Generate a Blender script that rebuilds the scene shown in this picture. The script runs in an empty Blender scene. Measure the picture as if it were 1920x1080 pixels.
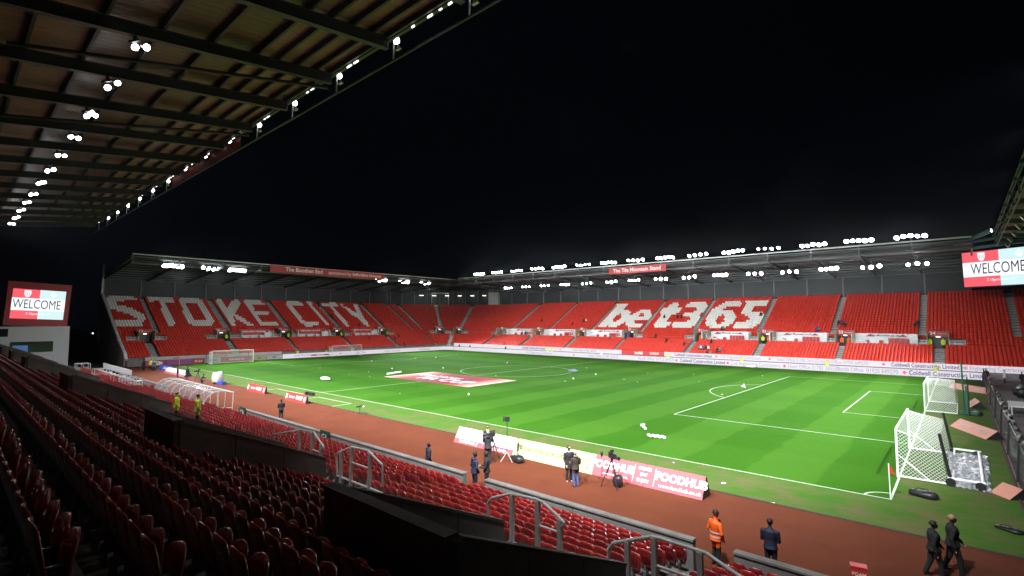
import bpy, bmesh, math, random
import numpy as np
from mathutils import Vector, Matrix
random.seed(7); RNG = np.random.RandomState(7)
R = math.radians
scene = bpy.context.scene
COL = scene.collection

# ------------------------------------------------------------------ camera
CAM = np.array([55.252, -63.425, 8.213]); YAW, PITCH, FOC = -0.725, 0.065, 946.573
cd = bpy.data.cameras.new('camera'); cam = bpy.data.objects.new('camera', cd); COL.objects.link(cam)
cam.location = CAM; cam.rotation_euler = (math.pi/2 + PITCH, 0, -YAW)
cd.sensor_width = 36; cd.lens = FOC/1920*36; cd.clip_start = 0.1; cd.clip_end = 2000
scene.camera = cam
# ------------------------------------------------------------------ night sky
w = bpy.data.worlds.new('World'); scene.world = w; w.use_nodes = True
nt = w.node_tree; bg = nt.nodes['Background']
sk = nt.nodes.new('ShaderNodeTexSky'); sk.sky_type = 'NISHITA'; sk.sun_disc = False
sk.sun_elevation = R(-8); sk.sun_rotation = R(200)
mx = nt.nodes.new('ShaderNodeMix'); mx.data_type = 'RGBA'; mx.inputs[0].default_value = 0.999
nt.links.new(sk.outputs[0], mx.inputs[6]); mx.inputs[7].default_value = (0.0006, 0.0008, 0.0015, 1)
nt.links.new(mx.outputs[2], bg.inputs[0]); bg.inputs[1].default_value = 1.0
scene.view_settings.view_transform = 'Standard'; scene.view_settings.look = 'None'
scene.view_settings.exposure = 0.08; scene.view_settings.gamma = 1.0; scene.view_settings.use_curve_mapping = False
scene.render.engine = 'CYCLES'
cy = scene.cycles
cy.use_denoising = True; cy.sample_clamp_indirect = 3.0; cy.sample_clamp_direct = 40.0
cy.max_bounces = 5; cy.diffuse_bounces = 2; cy.glossy_bounces = 3; cy.transparent_max_bounces = 24
cy.use_light_tree = True; cy.caustics_reflective = False; cy.caustics_refractive = False

# ------------------------------------------------------------------ measuring helpers (survey of the ground from the picture)
_c, _s = math.cos(YAW), math.sin(YAW); _cp, _sp = math.cos(PITCH), math.sin(PITCH)
FW = np.array([_s*_cp, _c*_cp, _sp]); RT = np.array([_c, -_s, 0.0]); UP = np.cross(RT, FW)
def at(px, py, axis=2, v=0.0):
    d = RT*((px-960)/FOC) + UP*(-(py-540)/FOC) + FW
    t = (v-CAM[axis])/d[axis]; p = CAM+d*t
    return Vector(p)
def project(P):
    D = np.asarray(P)-CAM; z = D@FW
    return np.stack([960+FOC*(D@RT)/z, 540-FOC*(D@UP)/z, z], -1)

# ------------------------------------------------------------------ materials
def mat(name, col, rough=0.6, metal=0.0, noise=0.0, nscale=4.0, emit=None, estr=0.0, spec=0.5, coat=0.0, bump=0.0, alpha=None, trans=0.0, sub=0.0):
    m = bpy.data.materials.new(name); m.use_nodes = True
    t = m.node_tree; b = t.nodes['Principled BSDF']
    b.inputs['Base Color'].default_value = (*col, 1); b.inputs['Roughness'].default_value = rough
    b.inputs['Metallic'].default_value = metal; b.inputs['Specular IOR Level'].default_value = spec
    b.inputs['Coat Weight'].default_value = coat; b.inputs['Coat Roughness'].default_value = 0.08
    if emit is not None:
        b.inputs['Emission Color'].default_value = (*emit, 1); b.inputs['Emission Strength'].default_value = estr
        if estr > 3: m.cycles.emission_sampling = 'NONE'
    if alpha is not None: b.inputs['Alpha'].default_value = alpha
    if trans: b.inputs['Transmission Weight'].default_value = trans
    if noise or bump:
        tc = t.nodes.new('ShaderNodeTexCoord'); n = t.nodes.new('ShaderNodeTexNoise')
        n.inputs['Scale'].default_value = nscale; n.inputs['Detail'].default_value = 6; n.inputs['Roughness'].default_value = 0.65
        geo = t.nodes.new('ShaderNodeNewGeometry')
        t.links.new(geo.outputs['Position'], n.inputs['Vector'])
        if noise:
            mr = t.nodes.new('ShaderNodeMapRange'); mr.inputs[1].default_value = 0.3; mr.inputs[2].default_value = 0.7
            mr.inputs[3].default_value = 1-noise; mr.inputs[4].default_value = 1+noise
            t.links.new(n.outputs[0], mr.inputs[0])
            mm = t.nodes.new('ShaderNodeVectorMath'); mm.operation = 'SCALE'; mm.inputs[0].default_value = col
            t.links.new(mr.outputs[0], mm.inputs['Scale']); t.links.new(mm.outputs[0], b.inputs['Base Color'])
        if bump:
            bp = t.nodes.new('ShaderNodeBump'); bp.inputs['Strength'].default_value = bump; bp.inputs['Distance'].default_value = 0.02
            t.links.new(n.outputs[0], bp.inputs['Height']); t.links.new(bp.outputs[0], b.inputs['Normal'])
    return m
M = {}
M['concrete'] = mat('concrete', (0.20, 0.187, 0.175), 0.85, noise=0.25, nscale=1.3, bump=0.3)
M['concrete_dark'] = mat('concrete_dark', (0.16, 0.145, 0.135), 0.9, noise=0.3, nscale=1.1, bump=0.3)
M['tread'] = mat('tread', (0.20, 0.19, 0.18), 0.9, noise=0.3, nscale=2)
M['step'] = mat('step', (0.80, 0.78, 0.74), 0.85, noise=0.2, nscale=2)
M['riser'] = mat('step_riser', (0.46, 0.45, 0.43), 0.85, noise=0.3, nscale=3)
M['wallpaint'] = mat('wallpaint', (0.62, 0.62, 0.62), 0.7, noise=0.12, nscale=0.8)
M['white'] = mat('white_paint', (0.80, 0.80, 0.80), 0.4)
M['whitesteel'] = mat('white_steel', (0.62, 0.63, 0.64), 0.35)
M['galv'] = mat('galvanised_steel', (0.62, 0.60, 0.57), 0.45, metal=0.1, noise=0.15, nscale=3)
M['dimsteel'] = mat('dim_steel', (0.15, 0.16, 0.165), 0.6)
M['darksteel'] = mat('dark_steel', (0.05, 0.055, 0.06), 0.5, metal=0.3)
M['bluedim'] = mat('blue_grey_steel', (0.07, 0.09, 0.10), 0.6)
M['bluesteel'] = mat('blue_steel', (0.10, 0.22, 0.28), 0.5, metal=0.2)
M['black'] = mat('black_plastic', (0.015, 0.015, 0.017), 0.45)
M['blacknet'] = mat('black_netting', (0.02, 0.021, 0.022), 0.8)
M['clad'] = mat('grey_cladding', (0.022, 0.026, 0.028), 0.6, metal=0.1, noise=0.25, nscale=0.4)
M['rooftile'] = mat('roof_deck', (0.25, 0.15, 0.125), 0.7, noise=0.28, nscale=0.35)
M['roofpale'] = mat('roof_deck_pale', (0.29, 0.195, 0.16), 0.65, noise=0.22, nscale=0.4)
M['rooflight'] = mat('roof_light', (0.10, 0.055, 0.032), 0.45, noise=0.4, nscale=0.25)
M['roofout'] = mat('roof_outside', (0.045, 0.05, 0.055), 0.5, metal=0.2)
M['redpaint'] = mat('red_paint', (0.50, 0.030, 0.028), 0.5, noise=0.08)
M['reddull'] = mat('red_banner', (0.42, 0.03, 0.03), 0.7)
M['reddark'] = mat('red_fascia', (0.30, 0.035, 0.03), 0.6)
M['text_white'] = mat('text_white', (0.85, 0.85, 0.85), 0.6)
M['text_dark'] = mat('text_dark', (0.03, 0.03, 0.06), 0.6)
M['grass_edge'] = None
M['led_white'] = mat('led_white', (0.15, 0.15, 0.15), 0.5, emit=(0.98, 0.90, 1.0), estr=0.62)
M['led_text'] = mat('led_text', (0.03, 0.03, 0.10), 0.5, emit=(0.03, 0.02, 0.12), estr=0.8)
M['led_faint'] = mat('led_faint', (0.2, 0.2, 0.25), 0.5, emit=(0.36, 0.31, 0.42), estr=0.7)
M['led_pink'] = mat('led_pink', (0.5, 0.05, 0.08), 0.5, emit=(0.95, 0.16, 0.24), estr=0.6)
M['scr_white'] = mat('screen_white', (0, 0, 0), 0.5, emit=(0.92, 0.97, 1.0), estr=1.15)
M['scr_red'] = mat('screen_red', (0, 0, 0), 0.5, emit=(0.95, 0.12, 0.16), estr=1.0)
M['scr_blue'] = mat('screen_blue', (0, 0, 0), 0.5, emit=(0.66, 0.90, 0.93), estr=1.0)
M['scr_text'] = mat('screen_text', (0, 0, 0), 0.5, emit=(0.02, 0.02, 0.04), estr=1.0)
M['lamp'] = mat('lamp_lens', (0, 0, 0), 0.3, emit=(0.93, 0.97, 1.0), estr=28)
M['lampwarm'] = mat('lamp_lens_warm', (0, 0, 0), 0.3, emit=(1.0, 0.90, 0.80), estr=28)
M['lampsmall'] = mat('small_lamp', (0, 0, 0), 0.3, emit=(1.0, 0.95, 0.85), estr=2.6)
M['yellowad'] = mat('pale_yellow_board', (0.44, 0.47, 0.21), 0.6)
M['whitead'] = mat('white_board', (0.52, 0.49, 0.51), 0.6)
M['pinkad'] = mat('pink_red_board', (0.42, 0.070, 0.085), 0.6)
M['peachad'] = mat('peach_board', (0.60, 0.27, 0.20), 0.6)
M['blueboard'] = mat('blue_board', (0.03, 0.05, 0.30), 0.5)
M['green_sign'] = mat('green_sign', (0.01, 0.06, 0.045), 0.5)
M['flagred'] = mat('flag_red', (0.55, 0.02, 0.015), 0.7)
M['ball'] = mat('ball_white', (0.80, 0.80, 0.78), 0.4)
M['tarp'] = mat('silver_tarpaulin', (0.34, 0.35, 0.38), 0.42, metal=0.25, noise=0.6, nscale=5)
M['tarpblk'] = mat('grey_rolled_tarp', (0.12, 0.115, 0.12), 0.35, noise=0.7, nscale=3)
M['net'] = mat('goal_net', (0.75, 0.76, 0.74), 0.7)
M['greypole'] = mat('green_pole', (0.01, 0.10, 0.06), 0.5)
M['tarmacgrey'] = mat('grey_tarmac', (0.16, 0.14, 0.14), 0.9, noise=0.3, nscale=1.5)
M['glassdark'] = mat('dark_glass', (0.02, 0.025, 0.03), 0.08)
M['reflection_blue'] = mat('painted_reflection_glow', (0, 0, 0), 0.3, emit=(0.05, 0.25, 0.6), estr=0.35)  # glowing blue, painted in for a reflection in the tower window
M['perspex'] = mat('perspex', (0.50, 0.48, 0.50), 0.15, alpha=0.34, spec=0.8)
M['hutlight'] = mat('lit_room', (0.7, 0.68, 0.55), 0.8, emit=(1.0, 0.93, 0.72), estr=0.42)
M['redseat_far'] = None

def seat_material():
    m = bpy.data.materials.new('red_seat_plastic'); m.use_nodes = True; t = m.node_tree; b = t.nodes['Principled BSDF']
    at_ = t.nodes.new('ShaderNodeAttribute'); at_.attribute_name = 'wear'
    cr = t.nodes.new('ShaderNodeMix'); cr.data_type = 'RGBA'
    cr.inputs[6].default_value = (0.58, 0.022, 0.013, 1); cr.inputs[7].default_value = (0.76, 0.052, 0.028, 1)
    t.links.new(at_.outputs['Fac'], cr.inputs[0]); t.links.new(cr.outputs[2], b.inputs['Base Color'])
    b.inputs['Roughness'].default_value = 0.38
    return m
M['seat_red'] = seat_material()
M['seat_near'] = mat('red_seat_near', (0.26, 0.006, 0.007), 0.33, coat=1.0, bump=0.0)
def near_seat_material():
    m = M['seat_near']; t = m.node_tree; b = t.nodes['Principled BSDF']; b.inputs['Coat Roughness'].default_value = 0.035
    at_ = t.nodes.new('ShaderNodeAttribute'); at_.attribute_name = 'wear'; oi = t.nodes.new('ShaderNodeObjectInfo')
    ad = t.nodes.new('ShaderNodeMath'); ad.operation = 'ADD'; t.links.new(at_.outputs['Fac'], ad.inputs[0]); t.links.new(oi.outputs['Random'], ad.inputs[1])
    fr = t.nodes.new('ShaderNodeMath'); fr.operation = 'FRACT'; t.links.new(ad.outputs[0], fr.inputs[0])
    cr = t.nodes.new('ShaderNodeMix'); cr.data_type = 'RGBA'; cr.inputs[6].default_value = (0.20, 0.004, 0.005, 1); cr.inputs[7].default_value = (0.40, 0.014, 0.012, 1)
    t.links.new(fr.outputs[0], cr.inputs[0])
    geo = t.nodes.new('ShaderNodeNewGeometry'); n = t.nodes.new('ShaderNodeTexNoise'); n.inputs['Scale'].default_value = 22; n.inputs['Detail'].default_value = 5; t.links.new(geo.outputs['Position'], n.inputs['Vector'])
    mr = t.nodes.new('ShaderNodeMapRange'); mr.inputs[1].default_value = 0.35; mr.inputs[2].default_value = 0.7; mr.inputs[3].default_value = 0.26; mr.inputs[4].default_value = 0.5
    t.links.new(n.outputs[0], mr.inputs[0]); t.links.new(mr.outputs[0], b.inputs['Roughness']); t.links.new(cr.outputs[2], b.inputs['Base Color'])
near_seat_material()
M['seat_white'] = mat('white_seat', (0.88, 0.88, 0.82), 0.5)
M['bracket'] = mat('seat_bracket', (0.22, 0.22, 0.22), 0.5, metal=0.3)

def grass_material():
    m = bpy.data.materials.new('mown_grass'); m.use_nodes = True; t = m.node_tree; N = t.nodes; L = t.links
    b = N['Principled BSDF']; b.inputs['Roughness'].default_value = 0.95; b.inputs['Specular IOR Level'].default_value = 0.04
    geo = N.new('ShaderNodeNewGeometry'); sep = N.new('ShaderNodeSeparateXYZ'); L.new(geo.outputs['Position'], sep.inputs[0])
    def M1(op, a, b_=None, c=None):
        n = N.new('ShaderNodeMath'); n.operation = op
        for i, v in enumerate((a, b_, c)):
            if v is None: continue
            if isinstance(v, (int, float)): n.inputs[i].default_value = v
            else: L.new(v, n.inputs[i])
        return n.outputs[0]
    nz = N.new('ShaderNodeTexNoise'); nz.inputs['Scale'].default_value = 0.35; nz.inputs['Detail'].default_value = 3; L.new(geo.outputs['Position'], nz.inputs['Vector'])
    wob = M1('MULTIPLY', M1('SUBTRACT', nz.outputs[0], 0.5), 0.9)
    def band(coord, off, per, soft):
        s = M1('SINE', M1('MULTIPLY', M1('ADD', M1('ADD', coord, off), wob), math.pi/per))
        return M1('ADD', M1('MULTIPLY', M1('MINIMUM', M1('MAXIMUM', M1('MULTIPLY', s, soft), -1.0), 1.0), 0.5), 0.5)
    bx_ = band(sep.outputs[0], -39.1, 3.45, 9)      # bands running across the pitch
    by_ = band(sep.outputs[1], 34.0, 5.6, 5)
    xm = M1('MULTIPLY', M1('ADD', sep.outputs[0], 10.0), 0.03)
    xm = M1('MINIMUM', M1('MAXIMUM', xm, 0.25), 1.0)
    lum = M1('ADD', M1('MULTIPLY', M1('MULTIPLY', bx_, xm), 0.78), M1('MULTIPLY', by_, M1('SUBTRACT', 0.55, M1('MULTIPLY', xm, 0.33))))
    n2 = N.new('ShaderNodeTexNoise'); n2.inputs['Scale'].default_value = 2.2; n2.inputs['Detail'].default_value = 8; n2.inputs['Roughness'].default_value = 0.75; L.new(geo.outputs['Position'], n2.inputs['Vector'])
    n3 = N.new('ShaderNodeTexNoise'); n3.inputs['Scale'].default_value = 0.12; n3.inputs['Detail'].default_value = 4; L.new(geo.outputs['Position'], n3.inputs['Vector'])
    mixc = N.new('ShaderNodeMix'); mixc.data_type = 'RGBA'
    mixc.inputs[6].default_value = (0.026, 0.100, 0.005, 1); mixc.inputs[7].default_value = (0.043, 0.130, 0.011, 1)
    fac = M1('ADD', lum, M1('ADD', M1('MULTIPLY', M1('SUBTRACT', n2.outputs[0], 0.5), 0.95), M1('MULTIPLY', M1('SUBTRACT', n3.outputs[0], 0.5), 0.9)))
    L.new(M1('MINIMUM', M1('MAXIMUM', fac, 0.0), 1.0), mixc.inputs[0])
    # worn run-off outside the touchlines and the goal line
    d = M1('MAXIMUM', M1('SUBTRACT', -34.0, sep.outputs[1]), M1('SUBTRACT', sep.outputs[0], 52.5))
    d = M1('MAXIMUM', d, M1('SUBTRACT', -52.5, sep.outputs[0]))
    dm = M1('MINIMUM', M1('MAXIMUM', M1('MULTIPLY', M1('ADD', d, 0.2), 2.5), 0.0), 1.0)
    n4 = N.new('ShaderNodeTexNoise'); n4.inputs['Scale'].default_value = 0.55; n4.inputs['Detail'].default_value = 7; n4.inputs['Roughness'].default_value = 0.7; L.new(geo.outputs['Position'], n4.inputs['Vector'])
    worn = N.new('ShaderNodeMix'); worn.data_type = 'RGBA'
    worn.inputs[6].default_value = (0.048, 0.125, 0.016, 1); worn.inputs[7].default_value = (0.115, 0.105, 0.045, 1)
    L.new(M1('MINIMUM', M1('MAXIMUM', M1('MULTIPLY', M1('SUBTRACT', n4.outputs[0], 0.42), 4.5), 0.0), 1.0), worn.inputs[0])
    fin = N.new('ShaderNodeMix'); fin.data_type = 'RGBA'
    L.new(dm, fin.inputs[0]); L.new(mixc.outputs[2], fin.inputs[6]); L.new(worn.outputs[2], fin.inputs[7])
    # scuffs
    n5 = N.new('ShaderNodeTexNoise'); n5.inputs['Scale'].default_value = 0.9; n5.inputs['Detail'].default_value = 9; n5.inputs['Roughness'].default_value = 0.8; L.new(geo.outputs['Position'], n5.inputs['Vector'])
    sc = M1('MINIMUM', M1('MAXIMUM', M1('MULTIPLY', M1('SUBTRACT', n5.outputs[0], 0.60), 5), 0.0), 0.6)
    fin2 = N.new('ShaderNodeMix'); fin2.data_type = 'RGBA'; L.new(sc, fin2.inputs[0]); L.new(fin.outputs[2], fin2.inputs[6]); fin2.inputs[7].default_value = (0.10, 0.115, 0.035, 1)
    L.new(fin2.outputs[2], b.inputs['Base Color'])
    n6 = N.new('ShaderNodeTexNoise'); n6.inputs['Scale'].default_value = 9; n6.inputs['Detail'].default_value = 5; L.new(geo.outputs['Position'], n6.inputs['Vector'])
    bp = N.new('ShaderNodeBump'); bp.inputs['Strength'].default_value = 0.6; bp.inputs['Distance'].default_value = 0.03; L.new(n6.outputs[0], bp.inputs['Height']); L.new(bp.outputs[0], b.inputs['Normal'])
    return m
M['grass'] = grass_material()
def track_material():
    m = bpy.data.materials.new('red_track'); m.use_nodes = True; t = m.node_tree; N = t.nodes; L = t.links
    b = N['Principled BSDF']; b.inputs['Roughness'].default_value = 0.95; b.inputs['Specular IOR Level'].default_value = 0.15
    geo = N.new('ShaderNodeNewGeometry')
    n1 = N.new('ShaderNodeTexNoise'); n1.inputs['Scale'].default_value = 0.35; n1.inputs['Detail'].default_value = 7; n1.inputs['Roughness'].default_value = 0.7; L.new(geo.outputs['Position'], n1.inputs['Vector'])
    n2 = N.new('ShaderNodeTexNoise'); n2.inputs['Scale'].default_value = 14; n2.inputs['Detail'].default_value = 4; L.new(geo.outputs['Position'], n2.inputs['Vector'])
    r = N.new('ShaderNodeValToRGB'); r.color_ramp.elements[0].position = 0.3; r.color_ramp.elements[0].color = (0.115, 0.029, 0.013, 1)
    r.color_ramp.elements[1].position = 0.66; r.color_ramp.elements[1].color = (0.150, 0.040, 0.018, 1)
    e = r.color_ramp.elements.new(0.74); e.color = (0.17, 0.068, 0.028, 1)
    L.new(n1.outputs[0], r.inputs[0])
    mx_ = N.new('ShaderNodeMix'); mx_.data_type = 'RGBA'; mx_.blend_type = 'MULTIPLY'; mx_.inputs[0].default_value = 0.35
    L.new(r.outputs[0], mx_.inputs[6]); L.new(n2.outputs[0], mx_.inputs[7]); L.new(mx_.outputs[2], b.inputs['Base Color'])
    return m
M['track'] = track_material()
def mat_logo():   # centre-circle cover: red middle fading to white ends
    m = bpy.data.materials.new('printed_cover'); m.use_nodes = True; t = m.node_tree; N = t.nodes; L = t.links
    b = N['Principled BSDF']; b.inputs['Roughness'].default_value = 0.6
    tc = N.new('ShaderNodeTexCoord'); sep = N.new('ShaderNodeSeparateXYZ'); L.new(tc.outputs['Object'], sep.inputs[0])
    a = N.new('ShaderNodeMath'); a.operation = 'ABSOLUTE'; L.new(sep.outputs[0], a.inputs[0])
    n = N.new('ShaderNodeTexNoise'); n.inputs['Scale'].default_value = 0.5; n.inputs['Detail'].default_value = 3; L.new(tc.outputs['Object'], n.inputs['Vector'])
    ad = N.new('ShaderNodeMath'); ad.operation = 'MULTIPLY_ADD'; L.new(n.outputs[0], ad.inputs[0]); ad.inputs[1].default_value = 3.0; L.new(a.outputs[0], ad.inputs[2])
    r = N.new('ShaderNodeValToRGB'); mr = N.new('ShaderNodeMapRange'); mr.inputs[1].default_value = 0; mr.inputs[2].default_value = 12
    L.new(ad.outputs[0], mr.inputs[0]); L.new(mr.outputs[0], r.inputs[0])
    el = r.color_ramp.elements; el[0].position = 0.0; el[0].color = (0.16, 0.006, 0.018, 1); el[1].position = 0.93; el[1].color = (0.62, 0.55, 0.50, 1)
    e = el.new(0.45); e.color = (0.20, 0.008, 0.02, 1); e = el.new(0.62); e.color = (0.36, 0.04, 0.04, 1); e = el.new(0.78); e.color = (0.55, 0.28, 0.24, 1)
    L.new(r.outputs[0], b.inputs['Base Color'])
    return m
M['cover'] = mat_logo()

# ------------------------------------------------------------------ mesh helpers
class MB:
    def __init__(s): s.v = []; s.f = []; s.m = []; s.mi = 0
    def add(s, vs, fs):
        o = len(s.v); s.v += [tuple(v) for v in vs]; s.f += [tuple(i+o for i in f) for f in fs]; s.m += [s.mi]*len(fs); return s
    def box(s, c, d, rz=0.0, rot=None):
        hx, hy, hz = d[0]/2, d[1]/2, d[2]/2
        P = [Vector((x, y, z)) for z in (-hz, hz) for y in (-hy, hy) for x in (-hx, hx)]
        Rm = rot if rot is not None else Matrix.Rotation(rz, 3, 'Z')
        c = Vector(c); return s.add([Rm@p+c for p in P], [(0, 2, 3, 1), (4, 5, 7, 6), (0, 1, 5, 4), (2, 6, 7, 3), (0, 4, 6, 2), (1, 3, 7, 5)])
    def bb(s, x0, x1, y0, y1, z0, z1): return s.box(((x0+x1)/2, (y0+y1)/2, (z0+z1)/2), (abs(x1-x0), abs(y1-y0), abs(z1-z0)))
    def tube(s, a, b, r, r2=None, n=8, cap=True):
        a = Vector(a); b = Vector(b); r2 = r if r2 is None else r2; d = (b-a)
        if d.length < 1e-6: return s
        d.normalize(); u = d.orthogonal().normalized(); v = d.cross(u)
        P = [p+(u*math.cos(2*math.pi*i/n)+v*math.sin(2*math.pi*i/n))*q for p, q in ((a, r), (b, r2)) for i in range(n)]
        F = [(i, (i+1) % n, n+(i+1) % n, n+i) for i in range(n)]
        if cap: F += [tuple(range(n-1, -1, -1)), tuple(range(n, 2*n))]
        return s.add(P, F)
    def path(s, pts, r, n=8):
        for a, b in zip(pts[:-1], pts[1:]): s.tube(a, b, r, n=n)
        return s
    def beam(s, a, b, wd, h):     # rectangular bar, h in the vertical sense
        a = Vector(a); b = Vector(b); d = (b-a); L_ = d.length; d.normalize()
        side = d.cross(Vector((0, 0, 1)))
        if side.length < 1e-4: side = Vector((1, 0, 0))
        side.normalize(); up = side.cross(d)
        Rm = Matrix((side, d, up)).transposed(); return s.box((a+b)/2, (wd, L_, h), rot=Rm)
    def prism(s, pts, z0, z1):
        n = len(pts); return s.add([(x, y, z0) for x, y in pts]+[(x, y, z1) for x, y in pts],
            [tuple(range(n-1, -1, -1)), tuple(range(n, 2*n))]+[(i, (i+1) % n, n+(i+1) % n, n+i) for i in range(n)])
    def quad(s, a, b, c, d): return s.add([a, b, c, d], [(0, 1, 2, 3)])
    def sphere(s, c, r, nu=10, nv=7, sc=(1, 1, 1)):
        c = Vector(c); V = [c+Vector((0, 0, -r*sc[2]))]
        for j in range(1, nv):
            ph = -math.pi/2+math.pi*j/nv
            for i in range(nu):
                th = 2*math.pi*i/nu; V.append(c+Vector((r*sc[0]*math.cos(ph)*math.cos(th), r*sc[1]*math.cos(ph)*math.sin(th), r*sc[2]*math.sin(ph))))
        V.append(c+Vector((0, 0, r*sc[2]))); F = []
        for i in range(nu): F.append((0, 1+(i+1) % nu, 1+i))
        for j in range(nv-2):
            for i in range(nu):
                a = 1+j*nu+i; b_ = 1+j*nu+(i+1) % nu; F.append((a, b_, b_+nu, a+nu))
        l = len(V)-1
        for i in range(nu): F.append((l, 1+(nv-2)*nu+i, 1+(nv-2)*nu+(i+1) % nu))
        return s.add(V, F)
    def mesh(s, name, mats, smooth=False):
        me = bpy.data.meshes.new(name); me.from_pydata(s.v, [], s.f); 
        for m in (mats if isinstance(mats, (list, tuple)) else [mats]): me.materials.append(m)
        me.polygons.foreach_set('material_index', s.m)
        if smooth: me.polygons.foreach_set('use_smooth', [True]*len(s.f))
        me.update(); return me
    def build(s, name, mats, parent=None, loc=None, rz=0, smooth=False):
        o = bpy.data.objects.new(name, s.mesh(name, mats, smooth)); COL.objects.link(o)
        if parent is not None: o.parent = parent
        if loc is not None: o.location = loc
        if rz: o.rotation_euler[2] = rz
        return o
def obj(name, me, parent=None, loc=None, rz=0):
    o = bpy.data.objects.new(name, me); COL.objects.link(o)
    if parent is not None: o.parent = parent
    if loc is not None: o.location = loc
    if rz: o.rotation_euler[2] = rz
    return o
def empty(name, loc=(0, 0, 0), rz=0, parent=None):
    o = bpy.data.objects.new(name, None); COL.objects.link(o); o.location = loc; o.rotation_euler[2] = rz; o.empty_display_size = 0.1
    if parent is not None: o.parent = parent
    return o
def tag(o, label=None, cat=None, group=None, kind=None):
    if label: o['label'] = label
    if cat: o['category'] = cat
    if group: o['group'] = group
    if kind: o['kind'] = kind
    return o
def copy_tree(o, parent=None):
    c = o.copy(); COL.objects.link(c); c.parent = parent
    for ch in list(o.children): copy_tree(ch, c)
    return c
ORD = 'first second third fourth fifth sixth seventh eighth ninth tenth eleventh twelfth thirteenth fourteenth fifteenth sixteenth seventeenth eighteenth nineteenth twentieth'.split()
def nth(n):
    T = 'twenty thirty forty fifty sixty seventy eighty ninety'.split()
    if n <= 20: return ORD[n-1]
    if n % 10 == 0: return T[n//10-2][:-1]+'ieth'
    return T[n//10-2]+'-'+ORD[n % 10-1]
def text(name, body, loc, size, material, rot=(math.pi/2, 0, 0), parent=None, align='CENTER', shear=0, ext=0.004, sx=1.0, bold=0.0, spacing=1.0):
    c = bpy.data.curves.new(name, 'FONT'); c.body = body; c.size = size; c.align_x = align; c.align_y = 'CENTER'
    c.extrude = ext; c.shear = shear; c.offset = bold; c.resolution_u = 3; c.space_character = spacing
    c.materials.append(material); o = bpy.data.objects.new(name, c); COL.objects.link(o)
    if parent is not None: o.parent = parent
    o.location = loc; o.rotation_euler = rot; o.scale = (sx, 1, 1); return o

# ------------------------------------------------------------------ ground
def sheet(name, x0, x1, y0, y1, z, m):
    b = MB(); b.quad((x0, y0, z), (x1, y0, z), (x1, y1, z), (x0, y1, z)); o = b.build(name, m); o['kind'] = 'structure'; return o
sheet('ground', -600, 600, -600, 600, -0.05, M['tarmacgrey'])
sheet('track', -57.2, 75, -62, 34, -0.004, M['track'])
sheet('grass_pitch', -54.6, 56.9, -38.2, 33.2, 0.0, M['grass'])
# a dark timber edging between grass and track
b = MB(); b.bb(-54.6, 56.9, -38.28, -38.2, -0.03, 0.05); b.bb(56.9, 56.98, -38.28, 33, -0.03, 0.05); o = b.build('grass_edging', mat('timber_edging', (0.05, 0.04, 0.03), 0.9)); o['kind'] = 'structure'
LN = 0.10; LZ = 0.004
lines = MB()
M['line'] = mat('line_marking', (0.46, 0.52, 0.42), 0.8, noise=0.2, nscale=6)
def ln(x0, y0, x1, y1):
    h = LN/2
    if x0 == x1: lines.quad((x0-h, y0, LZ), (x0+h, y0, LZ), (x0+h, y1, LZ), (x0-h, y1, LZ))
    else: lines.quad((x0, y0-h, LZ+0.0002), (x1, y0-h, LZ+0.0002), (x1, y0+h, LZ+0.0002), (x0, y0+h, LZ+0.0002))
def arc(cx, cy_, r, a0, a1, n=48):
    h = LN/2
    for i in range(n):
        a = a0+(a1-a0)*i/n; c = a0+(a1-a0)*(i+1)/n
        lines.quad(*[(cx+q*math.cos(t), cy_+q*math.sin(t), LZ) for q, t in ((r-h, a), (r+h, a), (r+h, c), (r-h, c))])
FYL = 31.9
ln(-52.5, -34, 52.5, -34); ln(-52.5, FYL, 52.5, FYL); ln(-52.5, -34, -52.5, FYL); ln(52.5, -34, 52.5, FYL); ln(0, -34, 0, FYL)
for sgn in (1, -1):
    ln(sgn*36, -20.16, sgn*36, 20.16); ln(min(sgn*36, sgn*52.5), -20.16, max(sgn*36, sgn*52.5), -20.16); ln(min(sgn*36, sgn*52.5), 20.16, max(sgn*36, sgn*52.5), 20.16)
    ln(sgn*47, -9.16, sgn*47, 9.16); ln(min(sgn*47, sgn*52.5), -9.16, max(sgn*47, sgn*52.5), -9.16); ln(min(sgn*47, sgn*52.5), 9.16, max(sgn*47, sgn*52.5), 9.16)
    a = math.acos(5.5/9.15)
    if sgn > 0: arc(41.5, 0, 9.15, math.pi-a, math.pi+a, 24)
    else: arc(-41.5, 0, 9.15, -a, a, 24)
arc(0, 0, 9.15, 0, 2*math.pi, 72)
arc(52.5, -34, 1.0, math.pi/2, math.pi, 10); arc(-52.5, -34, 1.0, 0, math.pi/2, 10)
for a, c in (((-7.1, -36.1), (4.5, 0)), ):
    ln(-7.1, -36.0, -0.5, -36.0); ln(-7.1, -38.1, -7.1, -36.0); ln(-0.5, -38.1, -0.5, -36.0)
ln(3.0, -36.0, 9.6, -36.0); ln(3.0, -38.1, 3.0, -36.0); ln(9.6, -38.1, 9.6, -36.0)
o = lines.build('pitch_line_markings', M['line']); o['kind'] = 'structure'

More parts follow.
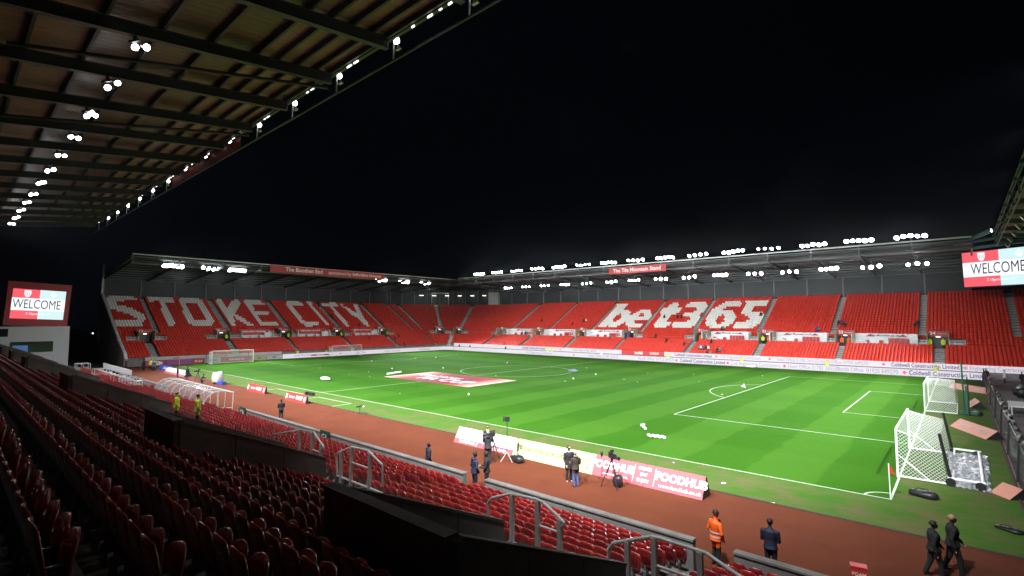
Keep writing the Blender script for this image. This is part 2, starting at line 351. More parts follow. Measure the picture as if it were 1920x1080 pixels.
# ------------------------------------------------------------------ stands: section frames
FX, FYT, RC = -56.3, 34.6, 4.0                       # front of the left stand (x), of the far stand (y), corner radius
CCX, CCY = FX+RC, FYT-RC
def P_tile(a, d, z): return (a, FYT+d, z)
def P_booth(a, d, z): return (FX-d, a, z)
def P_corner(th, d, z): return (CCX-math.cos(th)*(RC+d), CCY+math.sin(th)*(RC+d), z)
ROWS = [(0.64*i, 1.3+0.3*i) for i in range(9)] + [(6.1+0.77*j, 4.2+0.425*j) for j in range(21)]   # (distance back, tread height)
def zt(d):
    z = ROWS[0][1]
    for dd, zz in ROWS:
        if d >= dd-0.35: z = zz
    return z
DB, ZB = ROWS[-1][0]+0.9, ROWS[-1][1]
# stepped terrace, one part for each stand
def terrace(Pf, a0, a1, seg=1, holes=()):
    b = MB(); ed = []
    for i, (d, z) in enumerate(ROWS):
        d0 = d-0.38; d1 = ROWS[i+1][0]-0.38 if i+1 < len(ROWS) else DB
        ed += [(d0, z), (d1, z)]
    ed = [(ed[0][0], 0.0)] + ed
    for k in range(seg):
        u = a0+(a1-a0)*k/seg; v = a0+(a1-a0)*(k+1)/seg
        for (d0, z0), (d1, z1) in zip(ed[:-1], ed[1:]):
            ints = [(u, v)]
            for h0, h1, hd in holes:
                if d0 > 5.5 and d1 < hd+0.1 and d0 < hd:
                    nw = []
                    for p, q in ints:
                        if h1 <= p or h0 >= q: nw.append((p, q)); continue
                        if h0 > p: nw.append((p, h0))
                        if h1 < q: nw.append((h1, q))
                    ints = nw
            for p, q in ints: b.quad(Pf(p, d0, z0), Pf(q, d0, z0), Pf(q, d1, z1), Pf(p, d1, z1))
    return b
boothen = tag(empty('grandstand', (-60, 0, 0)), 'red seated stand behind the left goal with STOKE CITY in white seats', 'grandstand')
tile = tag(empty('grandstand', (0, 36, 0)), 'long red seated stand across the pitch with bet365 in white seats', 'grandstand')
corner = tag(empty('grandstand', (CCX, CCY, 0)), 'rounded corner of red seats joining the left and far stands', 'grandstand')
def child(o, p):
    o.parent = p; o.matrix_parent_inverse = Matrix.Translation(-Vector(p.location)); return o
BY0 = -41.2

# aisles -------------------------------------------------------------
T_LOW = [65.7, 52.7, 40.0, 27.2, 14.3, -1.9, -15.1, -29.0, -42.0]
T_UP = [61.6, 50.6, 38.0, 25.4, 12.5, 0.5, -12.8, -25.8, -39.0]
B_LOW = [-36.9, -22.9, -10.2, 3.7, 17.0, 30.2]
B_UP = [-34.8, -21.5, -8.0, 5.3, 18.8, 28.3]
C_LOW = [R(50), ]
C_UP = [R(60), R(33), R(4)]
AW = 1.1
def aisle_steps(Pf, a, wd, d0, d1, z_of, ang=False):
    b = MB()
    rows = [(d, z) for d, z in ROWS if d0 <= d <= d1]
    for i, (d, z) in enumerate(rows):
        nxt = 0.64 if d < 6 else 0.77; rise = 0.3 if d < 5.5 else 0.425
        for q in (0, 1):
            da = d-0.38+nxt*q/2; zz = z+0.012+rise*q/2
            h = wd/2/(RC+d) if ang else wd/2
            p = [Pf(a-h, da, zz), Pf(a+h, da, zz), Pf(a+h, da+nxt/2+0.002, zz), Pf(a-h, da+nxt/2+0.002, zz)]
            lo = [Pf(a-h, da, zz-0.22), Pf(a+h, da, zz-0.22)]
            b.mi = 0; b.quad(*p); b.mi = 1; b.quad(lo[0], lo[1], p[1], p[0])
    return b
UD0, UD1 = 8.0, 40
for L_, Pf, st, ang, dr in ((T_LOW, P_tile, tile, 0, (0, 5.6)), (T_UP, P_tile, tile, 0, (UD0, UD1)), (B_LOW, P_booth, boothen, 0, (0, 5.6)), (B_UP, P_booth, boothen, 0, (UD0, UD1)),
                        (C_LOW, P_corner, corner, 1, (0, 5.6)), (C_UP, P_corner, corner, 1, (UD0, UD1))):
    for a in L_: child(aisle_steps(Pf, a, AW, dr[0], dr[1], zt, ang).build('stair_aisle', [M['step'], M['riser']]), st)

# portals and platforms ----------------------------------------------
def Xof(px, y=43.6, py=634): return at(px, py, 1, y).x
def Yof(px, x=-65.3, py=630): return at(px, py, 0, x).y
# (centre, numeral) of the stair mouths on the far stand
T_PORT = [(52.5, '34'), (40.0, '33'), (27.4, '32'), (15.0, '31'), (-1.4, '30'), (-14.6, '29'), (-28.4, '28'), (-41.6, '27')]
T_PLAT = [(Xof(1602), Xof(1721)), (Xof(1451), Xof(1554)), (Xof(1326), Xof(1410)), (Xof(1112), Xof(1176)), (Xof(1033), Xof(1088)), (Xof(962), Xof(1011))]
B_PORT = [(-36.9, '19'), (-23.3, '20'), (-9.9, '21'), (3.7, '22'), (17.0, '23')]
B_PLAT = [(Yof(445), Yof(503)), (Yof(550), Yof(608)), (Yof(655), Yof(699))]
PW = 2.5
HD_PORT, HD_PLAT = 8.75, 8.3
B_H = [(a-PW/2, a+PW/2, HD_PORT) for a, _ in B_PORT]+[(*sorted(p), HD_PLAT) for p in B_PLAT]
T_H = [(a-PW/2, a+PW/2, HD_PORT) for a, _ in T_PORT]+[(*sorted(p), HD_PLAT) for p in T_PLAT]
C_H = [(R(t)-0.115, R(t)+0.115, HD_PORT) for t in (30, 59)]
child(terrace(P_booth, BY0, CCY, 1, B_H).build('terrace', M['tread']), boothen)
child(terrace(P_tile, CCX, 78, 1, T_H).build('terrace', M['tread']), tile)
child(terrace(P_corner, 0, math.pi/2, 14, C_H).build('terrace', M['tread']), corner)
def skip(kind, a, d):
    sk = AW/2+0.04
    if kind == 'c':
        rr = RC+d
        if d < 5.6: return any(abs(a-x)*rr < sk for x in C_LOW)
        if d < HD_PORT and any(abs(a-R(t))*rr < PW/2+0.3+(2.0 if d < 7 else 0) for t in (30, 59)): return True
        return d > UD0-0.2 and any(abs(a-x)*rr < sk for x in C_UP)
    low, up, port, plat = (T_LOW, T_UP, T_PORT, T_PLAT) if kind == 't' else (B_LOW, B_UP, B_PORT, B_PLAT)
    if d < 5.6: return any(abs(a-x) < sk for x in low)
    if d < HD_PORT and any(abs(a-x) < PW/2+0.3 for x, _ in port): return True
    if d < HD_PLAT and any(x0-0.2 < a < x1+0.2 for x0, x1 in [sorted(p) for p in plat]): return True
    if d < 7.5 and any(abs(a-x) < PW/2+2.0 for x, _ in port): return True
    if d > UD0-0.2: return any(abs(a-x) < sk for x in up)
    return False
def frame(kind):  # local frame -> world: local x along stand, y = back, z
    def f(a, d, z, k=kind): return Vector(P_tile(a, d, z) if k == 't' else P_booth(a, d, z))
    return f
def fbox(b, kind, a0, a1, d0, d1, z0, z1):
    p = Vector(P_tile(a0, d0, z0) if kind == 't' else P_booth(a0, d0, z0)); q_ = Vector(P_tile(a1, d1, z1) if kind == 't' else P_booth(a1, d1, z1))
    b.bb(min(p.x, q_.x), max(p.x, q_.x), min(p.y, q_.y), max(p.y, q_.y), z0, z1)
def frot(kind): return (math.pi/2, 0, 0) if kind == 't' else (math.pi/2, 0, math.pi/2)
LANDZ = 4.0
M['whitewall'] = mat('white_wall', (0.80, 0.82, 0.82), 0.6)
M['purplemark'] = mat('purple_mark', (0.25, 0.04, 0.12), 0.6)
M['portalin'] = mat('tunnel_wall', (0.30, 0.29, 0.20), 0.8)
M['tunnelred'] = mat('tunnel_fascia', (0.34, 0.05, 0.045), 0.6)
def railing(b, kind, a0, a1, d, z, posts=3, h=1.1):
    f = frame(kind)
    for zz in (h, h*0.55, 0.12): b.beam(f(a0, d, z+zz), f(a1, d, z+zz), 0.06, 0.06)
    for i in range(posts): a = a0+(a1-a0)*i/(posts-1); b.beam(f(a, d, z), f(a, d, z+h), 0.06, 0.06)
for kind, ports, plats, st in (('t', T_PORT, T_PLAT, tile), ('b', B_PORT, B_PLAT, boothen)):
    s = 1 if kind == 't' else -1                     # text runs +x on the far stand; on the left stand it runs +y
    for a, num in ports:
        p = tag(empty('stair_portal', Vector(P_tile(a, 7.4, 4.0) if kind == 't' else P_booth(a, 7.4, 4.0))), 'stair mouth numbered %s under a red fascia in the %s stand, %s from %s' % (num, 'far' if kind == 't' else 'left', ORD[[q[1] for q in ports].index(num)], 'the right' if kind == 't' else 'the left'), 'stair portal', 'numbered stair mouths of the stands')
        b = MB(); h = PW/2; fbox(b, kind, a-h-0.12, a-h, 6.0, 8.95, 3.4, 6.2); fbox(b, kind, a+h, a+h+0.12, 6.0, 8.95, 3.4, 6.2); fbox(b, kind, a-h, a+h, 7.9, 8.95, 5.62, 5.72)
        fbox(b, kind, a-h, a+h, 5.8, 8.95, 3.62, 3.74)
        child(b.build('side_wall', M['portalin']), p)
        b = MB(); fbox(b, kind, a-h, a+h, 8.8, 8.95, 3.74, 5.62); child(b.build('painted_tunnel_shade', M['black']), p)  # black sheet painted in for the shade inside the stair mouth
        b = MB(); fbox(b, kind, a-h-0.14, a+h+0.14, 7.72, 7.9, 5.62, 6.62); child(b.build('fascia', M['tunnelred']), p)
        f = frame(kind)
        child(text('numeral', num, f(a-0.65, 7.68, 6.2), 0.72, M['text_white'], frot(kind), bold=0.01), p)
        child(text('lettering', 'Emergency', f(a+0.5, 7.68, 6.2), 0.26, M['text_white'], frot(kind)), p)
        b = MB(); fbox(b, kind, a-0.28, a+0.28, 7.60, 7.70, 5.60, 5.74); child(b.build('exit_light', M['lampsmall']), p)
        for side in (-1, 1):
            b = MB(); railing(b, kind, a+side*(h+0.15), a+side*(h+1.95), 5.95, 3.95, 4, 1.15)
            for i in range(3): fbox(b, kind, a+side*(h+0.15), a+side*(h+1.95), 6.1+0.45*i, 6.55+0.45*i, 4.0, 4.25+0.24*i)
            child(b.build('railing', M['whitesteel']), p)
    for i, (a0, a1) in enumerate([sorted(p) for p in plats]):
        f = frame(kind); c = (a0+a1)/2
        p = tag(empty('viewing_platform', f(c, 6.4, 4.0)), ('white walled viewing platform with red tip-up seats, %s from the right on the far stand' if kind == 't' else 'viewing platform with a red fascia, %s from the left on the left stand') % ORD[i], 'viewing platform', 'viewing platforms of the ' + ('far' if kind == 't' else 'left') + ' stand')
        b = MB(); fbox(b, kind, a0, a1, 5.9, 8.4, 3.85, 3.98); child(b.build('platform_floor', M['concrete']), p)
        b = MB(); fbox(b, kind, a0, a1, 8.22, 8.36, 3.98, 6.05); fbox(b, kind, a0-0.12, a0, 6.3, 8.36, 3.9, 6.0); fbox(b, kind, a1, a1+0.12, 6.3, 8.36, 3.9, 6.0)
        child(b.build('back_wall', M['whitewall']), p)
        b = MB(); fbox(b, kind, a0-0.12, a1+0.12, 5.82, 5.98, 3.85, 4.30); child(b.build('front_ledge', M['whitewall']), p)
        if kind == 't':
            child(text('lettering', 'Tile Mountain.co.uk', f(c, 8.19, 5.76), 0.50, M['text_dark'], frot(kind), bold=0.010), p)
            for e in (0.27, 0.78):
                b = MB(); m_ = a0+(a1-a0)*e
                q = [f(m_-0.65, 8.19, 5.55), f(m_+0.65, 8.19, 5.55), f(m_, 8.19, 5.95)]; q2 = [v+Vector((0, 0.02, 0)) for v in q]
                b.add(q+q2, [(0, 1, 2), (3, 5, 4), (0, 3, 4, 1), (1, 4, 5, 2), (2, 5, 3, 0)]); child(b.build('mountain_logo', M['purplemark']), p)
            for k in range(5):
                b = MB(); m_ = a0+(a1-a0)*(0.56)+k*0.56; fbox(b, kind, m_, m_+0.50, 7.9, 8.0, 4.55, 5.3); fbox(b, kind, m_, m_+0.50, 7.6, 7.9, 4.45, 4.55); child(b.build('wall_seat', M['redpaint']), p)
            for e in (0.20, 0.42):
                b = MB(); m_ = a0+(a1-a0)*e; fbox(b, kind, m_, m_+0.5, 7.6, 8.0, 4.3, 4.95); child(b.build('wall_seat', M['redpaint']), p)
        else:
            b = MB(); fbox(b, kind, a0-0.1, a1-0.4, 7.95, 8.2, 5.05, 6.35); child(b.build('red_fascia', M['redpaint']), p)
            child(text('lettering', 'Staffordshire University', f(c-0.2, 7.90, 5.85), 0.52, M['text_white'], frot(kind), bold=0.012), p)
            for k in range(3):
                b = MB(); m_ = a0+0.5+k*(a1-a0)*0.27; fbox(b, kind, m_, m_+0.9, 7.2, 7.6, 3.98, 4.95); child(b.build('white_seat_block', M['whitewall']), p)
            b = MB(); fbox(b, kind, a1-1.7, a1-0.1, 7.0, 7.4, 3.98, 5.6); child(b.build('white_screen', M['whitewall']), p)
for ci, (th, num) in enumerate(((R(30), '26'), (R(59), '25'))):
    px_, py_, _ = P_corner(th, 5.9, 0); p = tag(empty('stair_portal', (px_, py_, 4.0), math.pi/2-th), 'stair mouth %s, the %s one in the rounded corner' % (num, ('left', 'right')[ci]), 'stair portal', 'numbered stair mouths of the stands')
    for s_ in (-1, 1):
        b = MB(); b.bb(s_*1.25-0.06, s_*1.25+0.06, 0, 3.0, -0.4, 2.2); b.build('side_wall', M['portalin'], p)
        b = MB()
        for zz in (0.2, 0.7, 1.2): b.bb(s_*2.6-1.0, s_*2.6+1.0, -0.05, 0.0, zz, zz+0.06)
        for k in range(4): b.bb(s_*2.6-1.0+k*0.66, s_*2.6-0.94+k*0.66, -0.05, 0.0, 0, 1.26)
        b.build('railing', M['whitesteel'], p)
    b = MB(); b.bb(-1.2, 1.2, 2.8, 2.9, -0.3, 1.7); b.build('painted_tunnel_shade', M['black'], p); b = MB(); b.bb(-1.2, 1.2, 0, 2.8, -0.35, -0.25); b.build('landing', M['portalin'], p)  # black sheet here stands in for the tunnel's shade
    b = MB(); b.bb(-1.4, 1.4, 1.8, 1.95, 1.65, 2.6); b.build('fascia', M['tunnelred'], p); b = MB(); b.bb(-0.28, 0.28, 1.70, 1.78, 1.62, 1.76); b.build('exit_light', M['lampsmall'], p)
    text('numeral', num, (-0.65, 1.77, 2.2), 0.7, M['text_white'], (math.pi/2, 0, 0), p); text('lettering', 'Emergency', (0.5, 1.77, 2.2), 0.26, M['text_white'], (math.pi/2, 0, 0), p)

# ------------------------------------------------------------------ seats: letter outlines as seen on the stands
def PG(o, s, pts): return np.array([(o[0]+x/s, o[1]+y/s) for x, y in pts])
oA, oB, oC, oD, oE, oF = ((200, 545), 10.286), ((330, 545), 10.105), ((520, 550), 10.105), ((1110, 555), 12.0), ((1210, 555), 13.5), ((1310, 550), 13.5)
LET = [  # (outer, [holes])
 (PG(*oA, [(60, 90), (490, 95), (600, 190), (205, 192), (170, 235), (230, 285), (330, 290), (450, 330), (570, 365), (690, 435), (745, 580), (650, 690), (195, 690), (115, 575), (540, 575), (575, 545), (520, 490), (440, 460), (330, 425), (210, 385), (90, 350), (10, 305), (10, 150)]), []),
 (PG(*oA, [(790, 115), (1255, 125), (1290, 215), (1135, 215), (1325, 690), (1190, 690), (1000, 205), (825, 205)]), []),
 (PG(*oB, [(95, 135), (400, 145), (520, 205), (725, 590), (680, 675), (345, 675), (235, 605), (45, 190)]), [PG(*oB, [(200, 225), (380, 225), (430, 260), (575, 520), (545, 570), (385, 570), (310, 530), (185, 255)])]),
 (PG(*oB, [(750, 155), (870, 160), (975, 325), (1090, 165), (1190, 170), (1225, 235), (1120, 400), (1115, 425), (1180, 460), (1500, 665), (1380, 670), (1250, 585), (1080, 490), (1065, 495), (1155, 670), (1040, 670)]), []),
 (PG(*oB, [(1290, 175), (1600, 185), (1680, 260), (1430, 262), (1490, 375), (1740, 380), (1775, 460), (1545, 460), (1620, 578), (1900, 582), (1940, 672), (1620, 672), (1565, 635), (1280, 215)]), []),
 (PG(*oC, [(185, 155), (425, 158), (505, 235), (300, 240), (480, 500), (520, 505), (535, 535), (770, 540), (800, 615), (545, 620), (440, 560), (160, 205)]), []),
 (PG(*oC, [(550, 162), (625, 165), (1000, 610), (920, 612)]), []),
 (PG(*oC, [(800, 175), (1100, 180), (1150, 245), (1040, 245), (1375, 615), (1290, 618), (980, 245), (850, 240)]), []),
 (PG(*oC, [(1155, 185), (1225, 190), (1260, 250), (1330, 270), (1490, 375), (1500, 345), (1420, 195), (1500, 195), (1600, 370), (1635, 470), (1755, 610), (1680, 615), (1520, 460), (1440, 430), (1380, 375)]), []),
 (PG(*oD, [(600, 165), (825, 165), (690, 340), (720, 315), (850, 315), (865, 380), (810, 520), (760, 570), (650, 640), (590, 670), (510, 705), (390, 705), (380, 640), (310, 705), (130, 705)]), [PG(*oD, [(610, 400), (660, 400), (665, 450), (640, 510), (540, 570), (470, 570), (465, 520)])]),
 (PG(*oD, [(1130, 310), (1310, 310), (1355, 380), (1290, 535), (965, 540), (960, 600), (1160, 610), (1120, 680), (1030, 690), (1000, 710), (820, 710), (770, 640), (765, 610), (810, 510), (880, 420), (1010, 350)]), [PG(*oD, [(1050, 465), (1130, 370), (1180, 370), (1180, 465)])]),
 (PG(*oE, [(760, 160), (870, 160), (790, 290), (930, 300), (840, 440), (650, 450), (520, 635), (665, 655), (620, 750), (480, 800), (220, 805), (215, 740), (430, 450), (340, 440), (450, 300), (580, 300), (620, 235)]), []),
 (PG(*oE, [(1180, 150), (1480, 150), (1560, 190), (1595, 260), (1530, 370), (1400, 410), (1370, 460), (1400, 530), (1340, 650), (1180, 770), (1010, 815), (730, 815), (660, 750), (710, 650), (1060, 650), (1140, 580), (1120, 530), (930, 520), (1000, 410), (1220, 405), (1310, 350), (1280, 300), (1010, 290), (1060, 195)]), []),
 (PG(*oF, [(740, 190), (1050, 190), (1100, 230), (1040, 340), (680, 350), (570, 460), (640, 430), (870, 430), (950, 555), (850, 745), (620, 885), (290, 885), (165, 740), (230, 545), (340, 410), (480, 320), (620, 235)]), [PG(*oF, [(600, 545), (650, 560), (670, 610), (640, 700), (550, 755), (450, 750), (430, 690), (480, 590)])]),
 (PG(*oF, [(1220, 180), (1770, 175), (1700, 325), (1390, 340), (1330, 450), (1570, 455), (1650, 540), (1540, 750), (1380, 845), (1260, 895), (920, 900), (865, 820), (920, 720), (1190, 710), (1300, 620), (1250, 550), (1040, 530)]), []),
]
def inpoly(P, poly):
    x, y = P[:, 0], P[:, 1]; ins = np.zeros(len(P), bool); n = len(poly)
    for i in range(n):
        x0, y0 = poly[i]; x1, y1 = poly[(i+1) % n]
        c = ((y0 > y) != (y1 > y)) & (x < (x1-x0)*(y-y0)/((y1-y0) or 1e-9)+x0); ins ^= c
    return ins
SP = 0.48
far = []   # x, y, z, heading (direction the sitter faces)
for i, (d, z) in enumerate(ROWS):
    ds = d+0.05
    for a in np.arange(CCX+0.3, 76, SP):
        if not skip('t', a, d): far.append((a, FYT+ds, z, -math.pi/2))
    for a in np.arange(BY0+0.5, CCY-0.2, SP):
        if not skip('b', a, d): far.append((FX-ds, a, z, 0.0))
    rr = RC+d
    n = int(rr*math.pi/2/SP)
    for k in range(n):
        th = (k+0.5)/n*math.pi/2
        if not skip('c', th, d):
            x, y, _ = P_corner(th, ds, z); far.append((x, y, z, -th))
far = np.array(far)
prj = project(far[:, :3]+np.array([0, 0, 0.62]))
white = np.zeros(len(far), bool)
for poly, holes in LET:
    k = inpoly(prj, poly)
    for h in holes: k &= ~inpoly(prj, h)
    white |= k
far = np.c_[far, white.astype(float)]
# near stand profile ---------------------------------------------------
NY = -62.76+0.76*np.arange(21)
NZ = 6.63-np.cumsum([0]+[0.355]*5+[0.31]*6+[0.205]*9)      # height of the tops of the backrests
VX = [(47.1, 50.1), (35.77, 38.73), (18.4, 21.3), (-1.4, 1.5), (-12.8, -9.9), (-24.2, -21.3), (-35.6, -32.7), (-47, -44)]   # sunken stair mouths (x range)
V_UPA = [(50.1, 51.4), (31.5, 32.7), (14.2, 15.4), (5.4, 6.6), (-6, -4.8), (-17.5, -16.3), (-29, -27.8)]
V_LOWA = [(48.55, 49.75), (37.75, 38.95), (24.0, 25.1), (13.3, 14.4), (0.6, 1.7), (-10.8, -9.7), (-22, -21), (-33.5, -32.4)]
near = []
for k in range(21):
    y, ztop = NY[k], NZ[k]
    for i, x in enumerate(np.arange(49.72, -52, -SP)):
        if -59.2 < y < -53.2 and any(a-0.35 < x < b_+0.35 for a, b_ in VX): continue
        if -54.9 < y < -53.2 and any(a-1.6 < x < b_+2.9 for a, b_ in VX): continue
        if y > -53.5 and any(a < x < b_ for a, b_ in V_LOWA): continue
        if y <= -53.5 and y > -59.2 and any(a < x < b_ for a, b_ in V_UPA): continue
        if y > -48.9 and -9.6 < x < 9.5: continue      # dugout
        if k >= 12 and x < -12.5: continue
        near.append((x, y, ztop, math.pi/2, k, i))
for k in range(9, 21):       # the block right of the first lower aisle
    y, ztop = NY[k], NZ[k]
    if y < -53.5: continue
    for i, x in enumerate(np.arange(50.1, 57, SP)): near.append((x, y, ztop, math.pi/2, k, 500+i))
near = np.array(near)

# seat templates: local x across, y forward (direction faced), z up ; origin at tread, seat centre
def far_template():
    b = MB()
    # backrest with chamfered top
    pts = [(-0.22, 0.40), (0.22, 0.40), (0.228, 0.72), (0.13, 0.83), (-0.13, 0.83), (-0.228, 0.72)]
    f = [(x, 0.03-(z-0.4)*0.12, z) for x, z in pts]; g = [(x, -0.03-(z-0.4)*0.12, z) for x, z in pts]; n = 6
    b.add(f+g, [tuple(range(n))[::-1], tuple(range(n, 2*n))]+[(i, (i+1) % n, n+(i+1) % n, n+i) for i in range(n)])
    # folded pan
    pts = [(-0.195, 0.30), (0.195, 0.30), (0.195, 0.60), (0.11, 0.67), (-0.11, 0.67), (-0.195, 0.60)]
    f = [(x, 0.15+(z-0.3)*0.08, z) for x, z in pts]; g = [(x, 0.07+(z-0.3)*0.08, z) for x, z in pts]
    b.add(f+g, [tuple(range(n))[::-1], tuple(range(n, 2*n))]+[(i, (i+1) % n, n+(i+1) % n, n+i) for i in range(n)])
    return b
def shell(b, w0, w1, z0, z1, yb, lean, curve, th, nx=6, nz=5, wtop=0.72):
    """curved seat shell: width w0 at the foot to w1 at the widest, rounded top"""
    V = []; 
    for s in (0, 1):
        for j in range(nz+1):
            t = j/nz; z = z0+(z1-z0)*t
            half = (w0+(w1-w0)*min(1, t*2))/2
            if t > 0.55: u = (t-0.55)/0.45; half *= math.sqrt(max(0.0, 1-(u*wtop)**2.6))
            for i in range(nx+1):
                x = -1+2*i/nx; y = yb-lean*t+curve*(x*x)*half/0.2
                zz = z+(0.03*(1-x*x) if j == nz else 0)
                V.append((x*half, y-(th if s else 0)-(0.02*math.sin(t*3.1)), zz))
    n1 = (nx+1)*(nz+1); F = []
    for j in range(nz):
        for i in range(nx):
            a = j*(nx+1)+i; F.append((a, a+nx+1, a+nx+2, a+1)); F.append((n1+a, n1+a+1, n1+a+nx+2, n1+a+nx+1))
    for i in range(nx):
        F.append((i, i+1, n1+i+1, n1+i)); a = nz*(nx+1)+i; F.append((a, n1+a, n1+a+1, a+1))
    for j in range(nz):
        a = j*(nx+1); F.append((a, n1+a, n1+a+nx+1, a+nx+1)); a += nx; F.append((a, a+nx+1, n1+a+nx+1, n1+a))
    b.add(V, F)
def mid_template(nx=4, nz=4):
    b = MB(); shell(b, 0.34, 0.43, 0.36, 0.85, -0.02, 0.10, 0.035, 0.025, nx, nz)
    shell(b, 0.30, 0.41, 0.22, 0.69, 0.13, -0.03, -0.03, 0.03, nx, nz)
    b.mi = 2; b.box((0, 0.03, 0.30), (0.05, 0.16, 0.30))
    return b
def instance_np(tmpl, pos, head, matcol, V0, Lp0, wear):
    """tile a template over many positions"""
    V = np.array(tmpl.v); F = tmpl.f; nv = len(V)
    c, s = np.cos(head-math.pi/2), np.sin(head-math.pi/2)
    X = pos[:, None, 0]+V[None, :, 0]*c[:, None]-V[None, :, 1]*s[:, None]
    Y = pos[:, None, 1]+V[None, :, 0]*s[:, None]+V[None, :, 1]*c[:, None]
    Z = pos[:, None, 2]+V[None, :, 2]+0*X
    W = np.stack([X, Y, Z], -1).reshape(-1, 3)
    loops = np.concatenate([np.array(f) for f in F]); tot = np.array([len(f) for f in F]); mi = np.array(tmpl.m)
    n = len(pos)
    LV = (loops[None, :]+(np.arange(n)*nv)[:, None]).reshape(-1); LT = np.tile(tot, n)
    MI = np.where(mi[None, :] == 0, matcol[:, None], mi[None, :]).reshape(-1); WE = np.repeat(wear, len(F))
    return W, LV, LT, MI, WE
def assemble(name, packs, mats):
    W = []; LV = []; LT = []; MI = []; WE = []; o = 0
    for w_, lv, lt, mi, we in packs: W.append(w_); LV.append(lv+o); LT.append(lt); MI.append(mi); WE.append(we); o += len(w_)
    W = np.concatenate(W); LV = np.concatenate(LV); LT = np.concatenate(LT); MI = np.concatenate(MI); WE = np.concatenate(WE)
    me = bpy.data.meshes.new(name); me.vertices.add(len(W)); me.vertices.foreach_set('co', W.astype(np.float32).ravel())
    me.loops.add(len(LV)); me.loops.foreach_set('vertex_index', LV.astype(np.int32))
    me.polygons.add(len(LT)); st = np.concatenate([[0], np.cumsum(LT)[:-1]]); me.polygons.foreach_set('loop_start', st.astype(np.int32)); me.polygons.foreach_set('loop_total', LT.astype(np.int32))
    for m in mats: me.materials.append(m)
    me.polygons.foreach_set('material_index', MI.astype(np.int32)); 
    at_ = me.attributes.new('wear', 'FLOAT', 'FACE'); at_.data.foreach_set('value', WE.astype(np.float32))
    me.update(calc_edges=True); me.validate(); return me
# nearest 300 seats become individual things
pn = near[:, :3].copy(); pp = project(pn)
vis = (pp[:, 2] > 0.3) & (pp[:, 0] > -60) & (pp[:, 0] < 1960) & (pp[:, 1] < 1130) & (pp[:, 1] > 400)
dist = np.linalg.norm(pn-CAM, axis=1)
inbox = np.zeros(len(near), bool)
order = [i for i in np.argsort(dist) if vis[i]][:300]
indiv = set(order)
rest = np.array([i for i in range(len(near)) if i not in indiv])
nr = near[rest]; base_z = nr[:, 2]-0.85
lit = np.clip(RNG.rand(len(far)), 0, 1)  # random fading of each far seat's red
jit = lambda n: (RNG.rand(n)-0.5)*0.05
p_far = far[:, :3].copy()
packs = [instance_np(far_template(), p_far, far[:, 3]+jit(len(far)), far[:, 4].astype(int), 0, 0, lit*0.6+0.2)]
p_nr = np.c_[nr[:, 0], nr[:, 1], base_z]
packs.append(instance_np(mid_template(), p_nr, nr[:, 3]+jit(len(nr)), np.full(len(nr), 3), 0, 0, RNG.rand(len(nr))))
seats = obj('stadium_seats', assemble('stadium_seats', packs, [M['seat_red'], M['seat_white'], M['bracket'], M['seat_near']]))
tag(seats, 'thousands of red plastic tip-up seats filling the stands, white ones spelling letters', 'seats', kind='stuff')
# individual near seat
bk = MB(); shell(bk, 0.34, 0.44, 0.36, 0.85, -0.02, 0.10, 0.035, 0.025, 8, 8); me_back = bk.mesh('backrest', M['seat_near'], True)
pn_ = MB(); shell(pn_, 0.30, 0.42, 0.22, 0.70, 0.13, -0.03, -0.03, 0.035, 8, 7); me_pan = pn_.mesh('seat_pan', M['seat_near'], True)
br = MB(); br.box((0, 0.03, 0.30), (0.05, 0.18, 0.34)); br.box((0, -0.06, 0.12), (0.08, 0.06, 0.24)); me_br = br.mesh('bracket', M['bracket'])
for me_ in (me_back, me_pan):
    for e in me_.edges: pass
byrow = {}
for i in order: byrow.setdefault((int(near[i, 4]), near[i, 5] >= 500), []).append(i)
for (k, right), L_ in byrow.items():
    L_.sort(key=lambda i: -near[i, 0])
    for n, i in enumerate(L_):
        s_ = empty('stadium_seat', (near[i, 0], near[i, 1], near[i, 2]-0.85), rz=random.uniform(-0.02, 0.02))
        tag(s_, 'folded dark red seat, %s from the right end, %s row down%s' % (nth(n+1), nth(k+1), ', past the stair' if right else ''), 'seat', 'folded seats of the near stand')
        obj('backrest', me_back, s_); q = obj('seat_pan', me_pan, s_); q.rotation_euler[0] = random.uniform(-0.05, 0.05); obj('bracket', me_br, s_)

# ------------------------------------------------------------------ near (main) stand
main = tag(empty('grandstand', (20, -55, 0)), 'dark main stand we sit in, with sunken stair mouths and concrete walls', 'grandstand')
def prof_edges():
    e = []; tr = NZ-0.85
    for k in range(20, -1, -1):
        yf = NY[k]+0.36; yb_ = NY[k]-0.40; e += [(yf, tr[k]), (yb_, tr[k])]
    return e
E_ = prof_edges()
def near_terrace(x0, x1, ymin=-99, ymax=99):
    b = MB(); ed = [(y, z) for y, z in E_ if ymin <= y <= ymax]
    if not ed: return b
    for (y0, z0), (y1, z1) in zip(ed[:-1], ed[1:]): b.quad((x0, y0, z0), (x1, y0, z0), (x1, y1, z1), (x0, y1, z1))
    return b
xs = [60]
for a, b_ in VX: xs += [b_, a]
xs.append(-57)
tb = MB()
def merge(a, b): a.add(b.v, b.f)
for i in range(0, len(xs), 2):
    merge(tb, near_terrace(xs[i+1] if i+1 < len(xs) else -57, xs[i]))
for a, b_ in VX:
    merge(tb, near_terrace(a, b_, -99, -59.1)); merge(tb, near_terrace(a, b_, -54.1, 99))
    tb.quad((a, -59.1, 2.15), (b_, -59.1, 2.15), (b_, -54.0, 2.15), (a, -54.0, 2.15))
tb.bb(-57, 60, -64.9, -63.2, 5.0, 5.8)
child(tb.build('terrace', M['tread']), main)
